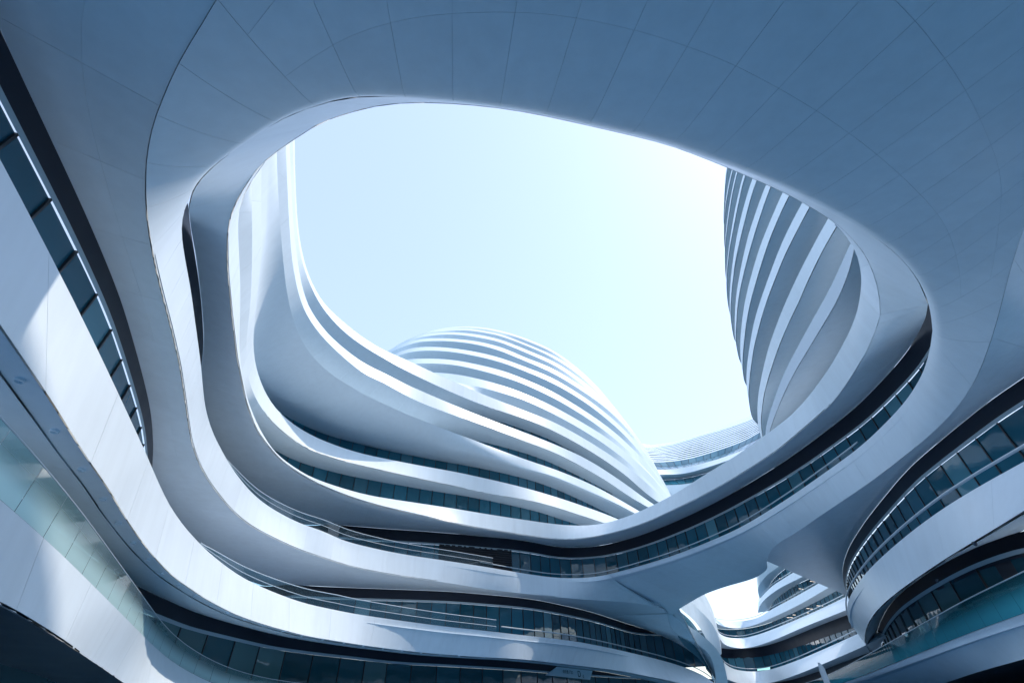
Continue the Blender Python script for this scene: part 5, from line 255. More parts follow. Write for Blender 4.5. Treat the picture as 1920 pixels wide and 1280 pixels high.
'DJ13': [(43.07,52.94,58.6),(42.29,52.99,58.6),(41.5,52.98,58.6),(40.72,52.9,58.6),(39.95,52.75,58.6),(39.19,52.54,58.6),(38.46,52.26,58.6),(37.75,51.91,58.6),(37.08,51.51,58.6),(36.44,51.05,58.6),(35.85,50.53,58.6),(35.3,49.97,58.6),(34.81,49.36,58.6),(34.37,48.71,58.6),(33.99,48.02,58.6),(33.66,47.31,58.6),(32.59,44.14,58.6),(32.09,42.49,58.6),(31.73,41.18,58.6),(31.21,38.87,58.6),(30.8,36.53,58.6),(30.6,34.72,58.6),(30.52,32.82,58.6),(30.51,30.43,58.6),(30.62,24.56,58.6),(31.19,6.57,58.6)],
'D13t': [(41.74,49.34,59.8),(40.95,49.38,59.8),(40.17,49.35,59.8),(39.39,49.25,59.8),(38.62,49.09,59.8),(37.87,48.86,59.8),(37.14,48.56,59.8),(36.44,48.2,59.8),(35.78,47.79,59.8),(35.15,47.31,59.8),(34.57,46.79,59.8),(34.04,46.21,59.8),(33.55,45.59,59.8),(33.13,44.93,59.8),(32.76,44.24,59.8),(32.45,43.52,59.8),(31.26,39.69,59.8),(30.23,36.02,59.8),(30.05,35.21,59.8),(29.94,34.51,59.8),(29.89,33.83,59.8),(29.89,32.97,59.8),(29.95,30.72,59.8),(30.38,20.44,59.8),(30.89,6.05,59.8)],
'D13b': [(40.86,48.29,58.2),(40.08,48.32,58.2),(39.29,48.29,58.2),(38.51,48.19,58.2),(37.75,48.02,58.2),(37.0,47.79,58.2),(36.27,47.49,58.2),(35.57,47.13,58.2),(34.91,46.7,58.2),(34.29,46.23,58.2),(33.71,45.7,58.2),(33.17,45.12,58.2),(32.7,44.5,58.2),(32.27,43.84,58.2),(31.91,43.14,58.2),(31.61,42.41,58.2),(30.49,38.77,58.2),(29.64,35.59,58.2),(29.41,34.56,58.2),(29.28,33.72,58.2),(29.22,32.92,58.2),(29.22,31.87,58.2),(29.26,29.88,58.2),(29.61,21.46,58.2),(30.19,5.27,58.2)],
'E0t': [(32.15,118.42,50.56),(35.18,119.84,50.56),(36.08,120.13,50.56),(37.11,120.32,50.56),(38.68,120.4,50.56),(42.2,120.37,50.56),(43.7,120.21,50.56),(44.88,119.9,50.56),(45.86,119.46,50.56),(50.46,117.02,50.56),(51.81,116.21,50.56),(53.0,115.37,50.56),(54.01,114.5,50.56),(55.15,113.34,50.56),(59.06,108.72,50.56)],
'E0g': [(33.98,124.17,54.3),(37.44,125.42,54.3),(38.52,125.66,54.3),(39.58,125.77,54.3),(42.4,125.78,54.3),(44.15,125.69,54.3),(45.7,125.43,54.3),(47.04,124.99,54.3),(48.56,124.24,54.3),(50.14,123.27,54.3),(51.99,121.95,54.3),(54.43,120.04,54.3),(56.94,117.81,54.3),(61.98,112.85,54.3)],
'E1b': [(33.46,121.08,54.64),(38.39,122.66,54.64),(39.76,122.94,54.64),(41.41,123.13,54.64),(43.18,123.19,54.64),(44.75,123.05,54.64),(46.1,122.71,54.64),(47.25,122.2,54.64),(49.14,120.93,54.64),(52.63,118.03,54.64),(54.41,116.45,54.64),(55.88,114.95,54.64),(57.05,113.52,54.64),(58.13,111.98,54.64),(62.0,105.7,54.64)],
'E1t': [(32.41,121.08,56.68),(35.29,122.79,56.68),(36.73,123.51,56.68),(38.48,124.12,56.68),(40.02,124.39,56.68),(42.1,124.41,56.68),(44.25,124.1,56.68),(46.3,123.52,56.68),(48.65,122.56,56.68),(51.13,121.24,56.68),(53.35,119.76,56.68),(55.53,117.99,56.68),(57.76,115.83,56.68),(59.72,113.61,56.68),(61.33,111.45,56.68),(62.38,109.71,56.68),(64.25,106.11,56.68)],
'E2': [(34.13,126.78,60.25),(37.32,128.64,60.25),(39.17,129.53,60.25),(40.83,130.06,60.25),(42.61,130.3,60.25),(44.95,130.31,60.25),(47.2,129.97,60.25),(49.33,129.27,60.25),(51.88,128.05,60.25),(54.82,126.35,60.25),(57.0,124.85,60.25),(58.9,123.2,60.25),(60.64,121.31,60.25),(63.02,118.15,60.25),(65.24,114.71,60.25),(66.31,112.67,60.25),(68.05,108.71,60.25)],
'E3': [(35.02,129.04,62.8),(37.62,131.08,62.8),(39.02,131.94,62.8),(40.73,132.56,62.8),(42.72,132.87,62.8),(45.12,132.86,62.8),(47.73,132.45,62.8),(50.52,131.61,62.8),(53.01,130.48,62.8),(55.45,128.9,62.8),(58.67,126.32,62.8),(61.95,123.47,62.8),(63.91,121.4,62.8),(64.98,119.86,62.8),(66.06,117.86,62.8),(67.45,114.93,62.8),(69.56,109.95,62.8)],
'E4': [(40.38,151.08,79.8),(44.5,154.01,79.8),(45.73,154.58,79.8),(47.14,154.9,79.8),(49.07,154.96,79.8),(51.12,154.68,79.8),(53.63,154.0,79.8),(55.69,153.18,79.8),(57.76,151.92,79.8),(62.13,148.73,79.8),(68.26,144.76,79.8),(71.59,142.19,79.8),(76.94,137.63,79.8),(77.91,136.68,79.8),(79.54,134.67,79.8),(82.82,130.05,79.8)],
'Gft': [(25.87,73.33,7.8),(27.81,77.86,7.8),(29.47,81.34,7.8),(30.24,82.79,7.8),(31.13,84.33,7.8),(31.95,85.59,7.8),(32.7,86.62,7.8),(33.53,87.61,7.8),(34.41,88.47,7.8),(35.09,88.97,7.8),(35.67,89.21,7.8),(35.93,89.24,7.8),(36.16,89.2,7.8),(36.37,89.1,7.8),(36.55,88.93,7.8),(36.84,88.41,7.8),(37.05,87.53,7.8),(37.13,86.74,7.8),(37.15,85.63,7.8),(36.97,82.82,7.8),(36.48,78.82,7.8),(35.7,73.56,7.8),(35.04,69.8,7.8),(34.16,65.22,7.8),(33.05,59.68,7.8),(31.41,51.94,7.8),(30.14,45.37,7.8)],
'Gfb': [(26.36,75.37,6.14),(29.08,80.68,6.14),(30.61,83.45,6.14),(31.94,85.49,6.14),(32.51,86.23,6.14),(33.17,86.96,6.14),(33.87,87.57,6.14),(34.49,87.95,6.14),(34.86,88.08,6.14),(35.11,88.11,6.14),(35.34,88.08,6.14),(35.55,87.99,6.14),(35.73,87.84,6.14),(35.88,87.62,6.14),(36.07,87.09,6.14),(36.18,86.38,6.14),(36.2,85.29,6.14),(36.15,84.22,6.14),(36.0,82.77,6.14),(35.43,79.23,6.14),(34.42,74.12,6.14),(33.09,68.01,6.14),(31.67,62.13,6.14),(28.12,47.9,6.14),(27.02,43.92,6.14),(25.55,39.1,6.14)],
'Get': [(28.81,81.39,13.1),(30.6,86.1,13.1),(31.93,89.29,13.1),(33.24,91.98,13.1),(33.95,93.2,13.1),(34.6,94.19,13.1),(35.35,95.15,13.1),(36.04,95.85,13.1),(36.66,96.35,13.1),(37.34,96.72,13.1),(37.94,96.83,13.1),(38.36,96.71,13.1),(38.71,96.41,13.1),(39.04,95.82,13.1),(39.34,94.94,13.1),(39.6,93.78,13.1),(39.81,92.52,13.1),(39.96,90.98,13.1),(40.13,86.99,13.1),(40.19,80.71,13.1),(40.05,75.0,13.1),(39.78,69.71,13.1),(39.34,64.37,13.1),(38.73,59.18,13.1)],
'Geb': [(26.14,73.76,11.4),(28.59,80.34,11.4),(30.16,84.29,11.4),(31.76,87.89,11.4),(33.06,90.34,11.4),(33.73,91.39,11.4),(34.49,92.42,11.4),(35.33,93.34,11.4),(36.08,93.99,11.4),(36.75,94.37,11.4),(37.23,94.46,11.4),(37.64,94.34,11.4),(38.02,93.94,11.4),(38.22,93.54,11.4),(38.41,92.89,11.4),(38.63,91.24,11.4),(38.71,88.74,11.4),(38.68,85.36,11.4),(38.52,82.12,11.4),(37.88,73.17,11.4),(37.53,62.78,11.4),(37.35,60.54,11.4),(36.96,57.02,11.4)],
'Gek': [(29.39,83.13,10.6),(31.66,88.98,10.6),(33.06,92.22,10.6),(34.79,95.65,10.6),(35.58,97.03,10.6),(36.5,98.45,10.6),(37.16,99.33,10.6),(37.9,100.12,10.6),(38.54,100.61,10.6),(39.1,100.86,10.6),(39.69,100.9,10.6),(40.18,100.71,10.6),(40.59,100.3,10.6),(40.86,99.77,10.6),(41.15,98.62,10.6),(41.34,96.8,10.6),(41.39,94.13,10.6),(41.31,91.68,10.6),(41.0,88.3,10.6),(39.85,78.28,10.6),(39.65,75.19,10.6),(39.36,69.02,10.6),(39.18,66.66,10.6),(38.87,64.2,10.6),(38.17,59.9,10.6)],
'Gdt': [(36.88,103.42,17.8),(38.33,107.22,17.8),(39.34,109.3,17.8),(39.7,109.82,17.8),(40.18,110.35,17.8),(40.9,110.93,17.8),(41.73,111.48,17.8),(42.5,111.84,17.8),(43.34,112.05,17.8),(44.1,112.03,17.8),(44.89,111.77,17.8),(45.5,111.36,17.8),(46.04,110.77,17.8),(46.56,109.89,17.8),(46.86,109.03,17.8),(47.07,107.72,17.8),(47.08,106.03,17.8),(46.5,99.35,17.8),(46.3,92.8,17.8),(45.73,81.64,17.8),(45.41,77.79,17.8),(44.72,72.44,17.8)],
'Gdb': [(34.79,98.13,16.3),(36.43,101.9,16.3),(37.61,104.13,16.3),(39.01,106.11,16.3),(39.82,107.06,16.3),(40.75,108.01,16.3),(41.62,108.76,16.3),(42.3,109.21,16.3),(42.92,109.47,16.3),(43.36,109.51,16.3),(43.83,109.34,16.3),(44.21,108.94,16.3),(44.53,108.37,16.3),(44.83,107.53,16.3),(45.33,105.17,16.3),(45.51,102.94,16.3),(45.57,95.59,16.3),(45.49,90.35,16.3),(45.34,87.19,16.3),(45.14,84.42,16.3),(44.18,75.34,16.3),(43.58,68.81,16.3)],
'Gbt': [(52.0,116.49,22.0),(50.97,112.61,22.0),(50.38,110.07,22.0),(48.93,101.61,22.0),(48.69,98.59,22.0),(48.47,90.72,22.0),(48.12,85.74,22.0)],
'Gbb': [(52.76,120.15,20.55),(50.89,114.67,20.55),(49.8,111.01,20.55),(48.84,106.81,20.55),(48.14,102.48,20.55),(47.76,98.91,20.55),(47.59,95.89,20.55),(47.63,93.37,20.55),(48.0,86.73,20.55),(47.94,84.8,20.55),(47.71,81.56,20.55)],
'Gat': [(51.47,112.36,26.2),(49.91,107.84,26.2),(49.15,104.82,26.2),(48.55,100.93,26.2),(48.24,96.6,26.2)],
'Gab': [(57.92,128.54,24.9),(55.11,122.02,24.9),(53.99,119.23,24.9),(53.08,116.6,24.9),(52.16,113.34,24.9),(51.28,109.4,24.9),(50.65,105.49,24.9),(50.4,102.79,24.9),(50.27,98.49,24.9)],
'F0kk': [(19.66,17.16,7.0),(19.48,17.67,7.0),(19.42,17.94,7.0),(19.35,18.84,7.0),(19.28,19.0,7.0),(19.11,19.24,7.0),(19.04,19.38,7.0),(18.99,19.59,7.0),(18.94,19.89,7.0),(18.9,20.43,7.0),(18.92,20.99,7.0),(18.97,21.57,7.0),(19.08,22.25,7.0),(19.33,23.37,7.0),(19.67,24.7,7.0),(20.15,26.32,7.0),(20.65,27.85,7.0),(21.07,29.07,7.0),(21.54,30.3,7.0),(22.03,31.49,7.0),(22.64,32.87,7.0),(23.36,34.44,7.0),(24.24,36.26,7.0),(26.19,40.09,7.0),(29.14,45.62,7.0),(32.32,51.39,7.0),(34.18,54.65,7.0),(36.33,58.29,7.0),(38.45,61.79,7.0),(43.47,69.96,7.0)],
}

# ------------------------------------------------------------------ curve and mesh helpers
def arcs(p): return np.concatenate([[0], np.cumsum(np.linalg.norm(np.diff(p, axis=0), axis=1))])
def catmull(p, n):
    q = np.vstack([2*p[0]-p[1], p, 2*p[-1]-p[-2]]); out = []
    for i in range(len(p)-1):
        P0, P1, P2, P3 = q[i:i+4]
        t0 = 0; t1 = t0+max(1e-4, np.linalg.norm(P1-P0))**.5; t2 = t1+max(1e-4, np.linalg.norm(P2-P1))**.5; t3 = t2+max(1e-4, np.linalg.norm(P3-P2))**.5
        t = np.linspace(t1, t2, n, endpoint=False)[:, None]
        A1 = (t1-t)/(t1-t0)*P0+(t-t0)/(t1-t0)*P1; A2 = (t2-t)/(t2-t1)*P1+(t-t1)/(t2-t1)*P2; A3 = (t3-t)/(t3-t2)*P2+(t-t2)/(t3-t2)*P3
        B1 = (t2-t)/(t2-t0)*A1+(t-t0)/(t2-t0)*A2; B2 = (t3-t)/(t3-t1)*A2+(t-t1)/(t3-t1)*A3
        out.append((t2-t)/(t2-t1)*B1+(t-t1)/(t2-t1)*B2)
    return np.vstack(out+[p[-1:]])
def resample(p, step=None, n=None):
    s = arcs(p); n = n or max(2, int(round(s[-1]/step))+1); t = np.linspace(0, s[-1], n)
    return np.stack([np.interp(t, s, p[:, k]) for k in range(3)], 1)
_c = {}
def rail(name, dz=0.):
    if name not in _c: _c[name] = resample(catmull(np.array(PLAN[name], float), 8), .12)
    r = _c[name]
    return r if not dz else r+np.array([0, 0, dz])
def sub(p, a, b):
    """piece of a rail between the points nearest to plan positions a and b"""
    i = int(np.argmin(np.hypot(*(p[:, :2]-a).T))); j = int(np.argmin(np.hypot(*(p[:, :2]-b).T)))
    return p[i:j+1] if i < j else p[j:i+1][::-1]
COURT = np.array([1., 26.])
def offset(p, d, away=COURT, dz=0.):
    t = np.gradient(p[:, :2], axis=0); k = max(1, len(p)//60)
    t = np.stack([np.convolve(np.pad(t[:, i], k, 'edge'), np.ones(2*k+1)/(2*k+1), 'valid') for i in (0, 1)], 1)
    nrm = np.stack([t[:, 1], -t[:, 0]], 1); nrm /= np.linalg.norm(nrm, axis=1)[:, None]+1e-9
    if ((nrm*(p[:, :2]-away)).sum(1)).mean() < 0: nrm = -nrm
    q = p.copy(); q[:, :2] += nrm*d; q[:, 2] += dz
    return q
def match(A, Bc, ends=True, window=.22):
    Bd = resample(Bc, n=max(400, 2*len(A))); m = len(Bd)
    d = ((A[:, None, :2]-Bd[None, :, :2])**2).sum(2)
    # keep the pairing near the proportional one so loops never jump across
    pa = arcs(A); pr = pa/pa[-1]*(m-1)
    d = d+1e6*(np.abs(np.arange(m)[None]-pr[:, None]) > m*window)
    idx = d.argmin(1).astype(float)
    idx = np.maximum.accumulate(idx)
    if ends:
        n = len(A); k = max(2, n//14); w = np.clip(np.arange(n)/k, 0, 1); idx = idx*w
        w2 = np.clip((n-1-np.arange(n))/k, 0, 1); idx = idx*w2+(m-1)*(1-w2)
        idx = np.maximum.accumulate(idx)
    k = max(1, len(A)//80); idx = np.convolve(np.pad(idx, k, 'edge'), np.ones(2*k+1)/(2*k+1), 'valid')
    if ends: idx[0] = 0; idx[-1] = m-1
    return np.stack([np.interp(idx, np.arange(m), Bd[:, c]) for c in range(3)], 1)

def put(o, parent=None):
    COL.objects.link(o)
    if parent is not None:
        o.parent = parent
        if parent.type == 'EMPTY': o.matrix_parent_inverse = Matrix.Translation(parent.location).inverted()
        elif parent.parent is None: o.matrix_parent_inverse = Matrix.Translation(parent.location).inverted()
    return o
def tag(o, label, cat, group=None, kind=None):
    if label: o['label'] = label
    if cat: o['category'] = cat
    if group: o['group'] = group
    if kind: o['kind'] = kind
    return o
def thing(name, label, cat, loc, group=None):
    e = bpy.data.objects.new(name, None); COL.objects.link(e); e.location = loc; e.empty_display_size = 1
    return tag(e, label, cat, group)
def mesh_obj(name, verts, faces, m, parent=None, normals=None, smooth=True, uv=None):
    me = bpy.data.meshes.new(name); v = np.asarray(verts, float)
    me.from_pydata(v.tolist(), [], faces)
    if smooth: me.polygons.foreach_set('use_smooth', [True]*len(me.polygons))
    if normals is not None: me.normals_split_custom_set_from_vertices(np.asarray(normals).tolist())
    if uv is not None:
        ul = me.uv_layers.new(name='UVMap'); li = np.empty(len(me.loops), int); me.loops.foreach_get('vertex_index', li)
        ul.data.foreach_set('uv', np.asarray(uv)[li].ravel())
    me.materials.append(m)
    return put(bpy.data.objects.new(name, me), parent)
def grid_faces(nu, nv, flip=False):
    f = []
    for i in range(nu-1):
        for j in range(nv-1):
            a = i*nv+j; q = [a, a+1, a+nv+1, a+nv]
            f.append(q[::-1] if flip else q)
    return f
VIEW = np.array([0, 0, EYE])
def normals_of(G, sgn=None):
    du = np.gradient(G, axis=0); dv = np.gradient(G, axis=1) if G.shape[1] > 1 else np.zeros_like(G)
    N = np.cross(du, dv); L = np.linalg.norm(N, axis=2, keepdims=True)
    N = N/np.maximum(L, 1e-9)
    s = np.sign(((VIEW-G)*N).sum()) if sgn is None else sgn
    return N*s, s
def surf(A, B, nv=3, prof=None, mid=None, step=.5, ends=True, vs_=None):
    """grid of points between two rails; mid = a third rail passed on the way; prof(v) -> (plan, height) fractions"""
    A = resample(A, step); Bm = match(A, B, ends); v = np.linspace(0, 1, nv)[None, :, None]
    if mid is not None:
        C = match(A, mid, ends)
        G = A[:, None]*(1-v)*(1-2*v)+C[:, None]*4*v*(1-v)+Bm[:, None]*v*(2*v-1)
        return G
    if prof is None: return A[:, None]*(1-v)+Bm[:, None]*v
    vv = np.linspace(0, 1, nv) if vs_ is None else np.array(vs_); v = vv[None, :, None]; ph = np.array([prof(t) for t in vv])
    G = A[:, None]*(1-v)+Bm[:, None]*v
    G[:, :, :2] = A[:, None, :2]*(1-ph[None, :, :1])+Bm[:, None, :2]*ph[None, :, :1]
    G[:, :, 2] = A[:, None, 2]*(1-ph[None, :, 1])+Bm[:, None, 2]*ph[None, :, 1]
    return G
def sheet(parent, name, G, m, back=0.):
    N, s = normals_of(G); P = G-N*back
    nu, nv = G.shape[:2]
    return mesh_obj(name, P.reshape(-1, 3), grid_faces(nu, nv, s > 0), m, parent, N.reshape(-1, 3))
def sample(G, fu, fv):
    nu, nv = G.shape[:2]
    i = np.clip(np.floor(fu).astype(int), 0, nu-2); j = np.clip(np.floor(fv).astype(int), 0, nv-2)
    a = (fu-i)[:, None, None]; b = (fv-j)[None, :, None]
    g = lambda ii, jj: G[np.ix_(ii, jj)]
    return g(i, j)*(1-a)*(1-b)+g(i+1, j)*a*(1-b)+g(i, j+1)*(1-a)*b+g(i+1, j+1)*a*b
def panelled(parent, name, G, m, width, vcuts=(), gap=.005, seg=.9, jitter=.0, label=None):
    """backing sheet plus separate cladding panels with open joints; width may be a function of the plan position"""
    N, s = normals_of(G)
    base = mesh_obj(name, (G-N*.035).reshape(-1, 3), grid_faces(*G.shape[:2], s > 0), M['joint'], parent, N.reshape(-1, 3))
    if label: base['label'] = label
    nu, nv = G.shape[:2]; mid = G[:, nv//2]; L = arcs(mid)
    cuts = [0.]
    while cuts[-1] < L[-1]-.3:
        p = np.array([np.interp(cuts[-1], L, mid[:, k]) for k in range(3)])
        w = width(p) if callable(width) else width
        cuts.append(cuts[-1]+w*(1+jitter*(random.random()-.5)))
    cuts[-1] = L[-1]
    wid = np.linalg.norm(G[:, 0]-G[:, -1], axis=1)
    for c in range(len(cuts)-1):
        u0, u1 = cuts[c]+gap/2, cuts[c+1]-gap/2
        if u1-u0 < .05: continue
        pm = np.array([np.interp((u0+u1)/2, L, mid[:, k]) for k in range(3)])
        vc = [0.]+list(vcuts(pm) if callable(vcuts) else vcuts)+[1.]
        wu = float(np.interp((u0+u1)/2, L, wid)); gv = min(.2, gap*.25/max(wu, .05))
        for r in range(len(vc)-1):
            v0 = vc[r]+(gv if r else 0); v1 = vc[r+1]-(gv if r < len(vc)-2 else 0)
            ku = max(2, min(8, int((u1-u0)/seg)+2)); kv = max(2, min(nv, int(round((v1-v0)*(nv-1)))+1))
            fu = np.interp(np.linspace(u0, u1, ku), L, np.arange(nu)); fv = np.linspace(v0, v1, kv)*(nv-1)
            P = sample(G, fu, fv); n = sample(N, fu, fv)
            V = P.reshape(-1, 3); nn = n.reshape(-1, 3); nn = nn/np.maximum(np.linalg.norm(nn, axis=1)[:, None], 1e-9)
            F = grid_faces(ku, kv, s > 0)
            # returned edges
            ring = [i*kv for i in range(ku)]+[(ku-1)*kv+j for j in range(1, kv)]+[i*kv+kv-1 for i in range(ku-2, -1, -1)]+[j for j in range(kv-2, 0, -1)]
            b0 = len(V); lip = V[ring]; low = lip-nn[ring]*.03
            cen = V.mean(0); side = lip-cen; side /= np.linalg.norm(side, axis=1)[:, None]+1e-9
            V2 = np.vstack([V, lip, low]); n2 = np.vstack([nn, side, side]); k = len(ring)
            for t in range(k):
                a, b = b0+t, b0+(t+1) % k; q = [a, a+k, b+k, b]
                F.append(q[::-1] if s > 0 else q)
            o = mesh_obj('panel', V2-cen, F, m, base, n2); o.location = cen
    return base
def tube(parent, name, p, r, m, n=6, step=.5):
    p = resample(p, step); t = np.gradient(p, axis=0); t /= np.linalg.norm(t, axis=1)[:, None]+1e-9
    a = np.cross(t, [0, 0, 1.]); a /= np.linalg.norm(a, axis=1)[:, None]+1e-9; b = np.cross(a, t)
    th = np.linspace(0, 2*math.pi, n, endpoint=False)
    N = a[:, None]*np.cos(th)[None, :, None]+b[:, None]*np.sin(th)[None, :, None]
    V = (p[:, None]+N*r).reshape(-1, 3); F = []
    for i in range(len(p)-1):
        for j in range(n):
            k = (j+1) % n; F.append([i*n+j, (i+1)*n+j, (i+1)*n+k, i*n+k])
    F.append(list(range(n))); F.append([(len(p)-1)*n+j for j in range(n)][::-1])
    return mesh_obj(name, V, F, m, parent, N.reshape(-1, 3))
_unit = {}
def unit_box(m):
    if m.name not in _unit:
        me = bpy.data.meshes.new('unit_'+m.name)
        v = [(x, y, z) for x in (-.5, .5) for y in (-.5, .5) for z in (-.5, .5)]
        me.from_pydata(v, [], [(0, 1, 3, 2), (4, 6, 7, 5), (0, 4, 5, 1), (2, 3, 7, 6), (0, 2, 6, 4), (1, 5, 7, 3)])
        me.materials.append(m); _unit[m.name] = me
    return _unit[m.name]
def box(name, c, size, rz, m, parent=None, tilt=0.):
    o = bpy.data.objects.new(name, unit_box(m)); put(o, parent)
    o.location = c; o.rotation_euler = (tilt, 0, rz); o.scale = size
    return o
def wall(parent, name, p, z0, z1, m, step=.5):
    """vertical sheet along a plan rail; z0/z1 numbers or arrays"""
    p = resample(p, step); a = p.copy(); b = p.copy()
    a[:, 2] = z0; b[:, 2] = z1 if z1 is not None else p[:, 2]-.01
    return sheet(parent, name, np.stack([a, b], 1), m)
def glazing(parent, p, z0, z1, pane=1.3, m='glass', frame=.06, depth=.14, jit=.004, name='window_band', skip=None):
    """ribbon window: dark sub-frame with single panes and mullions set on it"""
    q = resample(p, pane)
    t = p.copy(); base = wall(parent, name, offset(p, .10), z0, z1, M['dark'])
    for i in range(len(q)-1):
        a, b = q[i], q[i+1]; c = (a+b)/2; d = b-a; L = math.hypot(d[0], d[1]); rz = math.atan2(d[1], d[0])
        if not (skip and skip(c)):
            box('pane', (c[0], c[1], (z0+z1)/2), (L-.03, .03, z1-z0), rz+random.uniform(-jit, jit), M[m], base, tilt=random.uniform(-jit, jit))
        box('mullion', (a[0], a[1], (z0+z1)/2), (frame, depth, z1-z0), rz, M['frame'], base)
    return base
def storey(parent, p, z_floor, z_head, z_top, pane=1.3, m='glass', trim=.16, bulk=True, **k):
    """wall under a soffit: window band, pale head trim and dark bulkhead up to the soffit"""
    glazing(parent, p, z_floor, z_head, pane, m, **k)
    q = offset(p, -.06); tube_h = resample(q, .6)
    a = tube_h.copy(); b = tube_h.copy(); a[:, 2] = z_head; b[:, 2] = z_head+trim
    sheet(parent, 'head_trim', np.stack([a, b], 1), M['trim'])
    if bulk: wall(parent, 'bulkhead', p, z_head+trim*.8, (z_top if z_top is not None else None), M['navy'])
def balustrade(parent, low, h, m, width=1.4, rails=(), r=.025, gap=.02, posts=False, inset=.08, ramp=0.):
    """upright glass panels along a floor edge, a top rail and optional lower rails and posts"""
    low = resample(offset(low, inset), .25); L = arcs(low)
    hh = h*np.clip(L/ramp, .02, 1)**.6 if ramp else np.full(len(L), h)
    up = np.zeros_like(low); up[:, 2] = hh; tp = low+up; RM = M['rail_white'] if posts else M['steel']
    base = tube(parent, 'handrail', tp, r, RM)
    for f in rails: tube(base, 'mid_rail', low+up*f, r*.8, RM)
    L = arcs(low); n = max(1, int(L[-1]/width))
    for i in range(n):
        s = np.linspace(i*L[-1]/n+gap/2, (i+1)*L[-1]/n-gap/2, 4)
        a = np.stack([np.interp(s, L, low[:, k]) for k in range(3)], 1); b = a.copy(); b[:, 2] += np.interp(s, L, hh)
        G = np.stack([a*(1-t)+b*t for t in (0., .5, 1.)], 1); uv = np.array([[u, t] for u in (0, .33, .66, 1) for t in (0., .5, 1.)])
        N, sg = normals_of(G)
        mesh_obj('glass_panel', G.reshape(-1, 3), grid_faces(4, 3, sg > 0), m, base, N.reshape(-1, 3), uv=uv)
        if posts: tube(base, 'post', np.stack([a[0], b[0]]), r*.55, RM, n=5)
    return base
ease = lambda k: (lambda v: (v, 1-(1-v)**k))
rise = lambda k: (lambda v: (v, v**k))

# ================================================================== ground
def ground():
    n = 48; V = [(0, 0, 0)]; F = []
    for r in (40, 200, 1500):
        V += [(r*math.cos(2*math.pi*i/n), r*math.sin(2*math.pi*i/n), 0) for i in range(n)]
    F += [[0, 1+i, 1+(i+1) % n] for i in range(n)]
    for k in (0, 1):
        F += [[1+k*n+i, 1+(k+1)*n+i, 1+(k+1)*n+(i+1) % n, 1+k*n+(i+1) % n] for i in range(n)]
    p = mesh_obj('bounce_sheet', [(-9, 13, .004), (9, 13, .004), (14, 24, .004), (12, 44, .004), (-6, 44, .004), (-13, 28, .004)], [[0, 1, 2, 3, 4, 5]], M['pale'], smooth=False); p['kind'] = 'structure'  # unseen pale sheet added to bounce sunlight up onto the soffits
    g = mesh_obj('plaza_ground', V, F, M['paving'], smooth=False); g['kind'] = 'structure'
ground()

# ================================================================== left wing: levels 0 and 1
wing = thing('office_wing', 'white banded office wing with glass balustrades sweeping from the left to the D-2 sign', 'building', (-16, 30, 0))
panelled(wing, 'fascia', surf(rail('A0b'), rail('A0t'), 3, step=.4), M['white'], 3.6, gap=.008)
panelled(wing, 'soffit', surf(rail('A0b'), offset(rail('A0b'), 7), 4, step=.4), M['shade_casing'], 2.4, vcuts=(.12, .5))  # enclosed shade under the terrace is put into the dark panel colour
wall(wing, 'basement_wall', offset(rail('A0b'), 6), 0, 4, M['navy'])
balustrade(wing, rail('A0t', .02), .80, M['rail_frit'], 1.35, r=.012, inset=.03)
sheet(wing, 'floor', surf(offset(rail('A0t', -.25), .15), offset(rail('A0t', -.25), 16), 2), M['floor'])
panelled(wing, 'fascia', surf(rail('A1b'), rail('A1t'), 3, step=.4), M['white'], 3.6, gap=.008)
# soffit with a lamp channel along its outer edge
chan = offset(rail('A1b'), .50, dz=.03); chan2 = offset(rail('A1b'), .495, dz=-.005)
lip = sheet(wing, 'light_channel', surf(rail('A1b'), chan, 2, step=.4), M['white'])
sof1 = panelled(wing, 'soffit', surf(chan2, rail('K0'), 5, prof=rise(1.6), step=.5), M['white'], 4.2, vcuts=(.4,), gap=.008)
def downlight(parent, p, r=.075):
    n = 16; V = []; F = []
    prof = [(r, .02), (r, -.035), (r*.78, -.035), (r*.7, .0), (0, .01)]
    for q, (rr, z) in enumerate(prof): V += [(p[0]+rr*math.cos(2*math.pi*i/n), p[1]+rr*math.sin(2*math.pi*i/n), p[2]+z) for i in range(n)]
    for q in range(len(prof)-1):
        F += [[q*n+i, q*n+(i+1) % n, (q+1)*n+(i+1) % n, (q+1)*n+i] for i in range(n)]
    mesh_obj('downlight', V, F, M['white'], parent, smooth=False)
cr = resample(offset(rail('A1b'), .27), 1.75)
for p in cr[2:26]: downlight(lip, p)
A1h = offset(rail('A1t'), .10, dz=.45)
tube(wing, 'handrail', sub(A1h, (-3, 46), (30, 85)), .05, M['trim'])
sheet(wing, 'floor', surf(rail('A1t', -.4), offset(rail('A1t', -.4), 3.2), 2), M['floor'])
r1 = rail('A1r'); balustrade(wing, sub(rail('A1t', .02), r1[0, :2], r1[-1, :2]), .84, M['rail_clear'], 1.25, rails=(.45,), r=.026, posts=True, ramp=14.)
k1 = rail('K1')
storey(wing, sub(k1, (-8.6, 1.3), (-18.5, 25)), 7.2, 10.8, 11.6, 1.55)
storey(wing, sub(k1, (-18.5, 25), (-19, 43)), 7.2, 10.6, 11.6, 4.0)
storey(wing, sub(k1, (-19, 43), (45, 90)), 7.2, 10.65, None, 1.3, jit=.012)
k0 = rail('K0')
storey(wing, sub(k0, (-14, 22), (60, 90)), 2.0, 5.95, None, 2.4, m='glass_shop', jit=.006)
wall(wing, 'wall', sub(k0, (-9, 5), (-14, 22)), 2., None, M['glass_shop'])
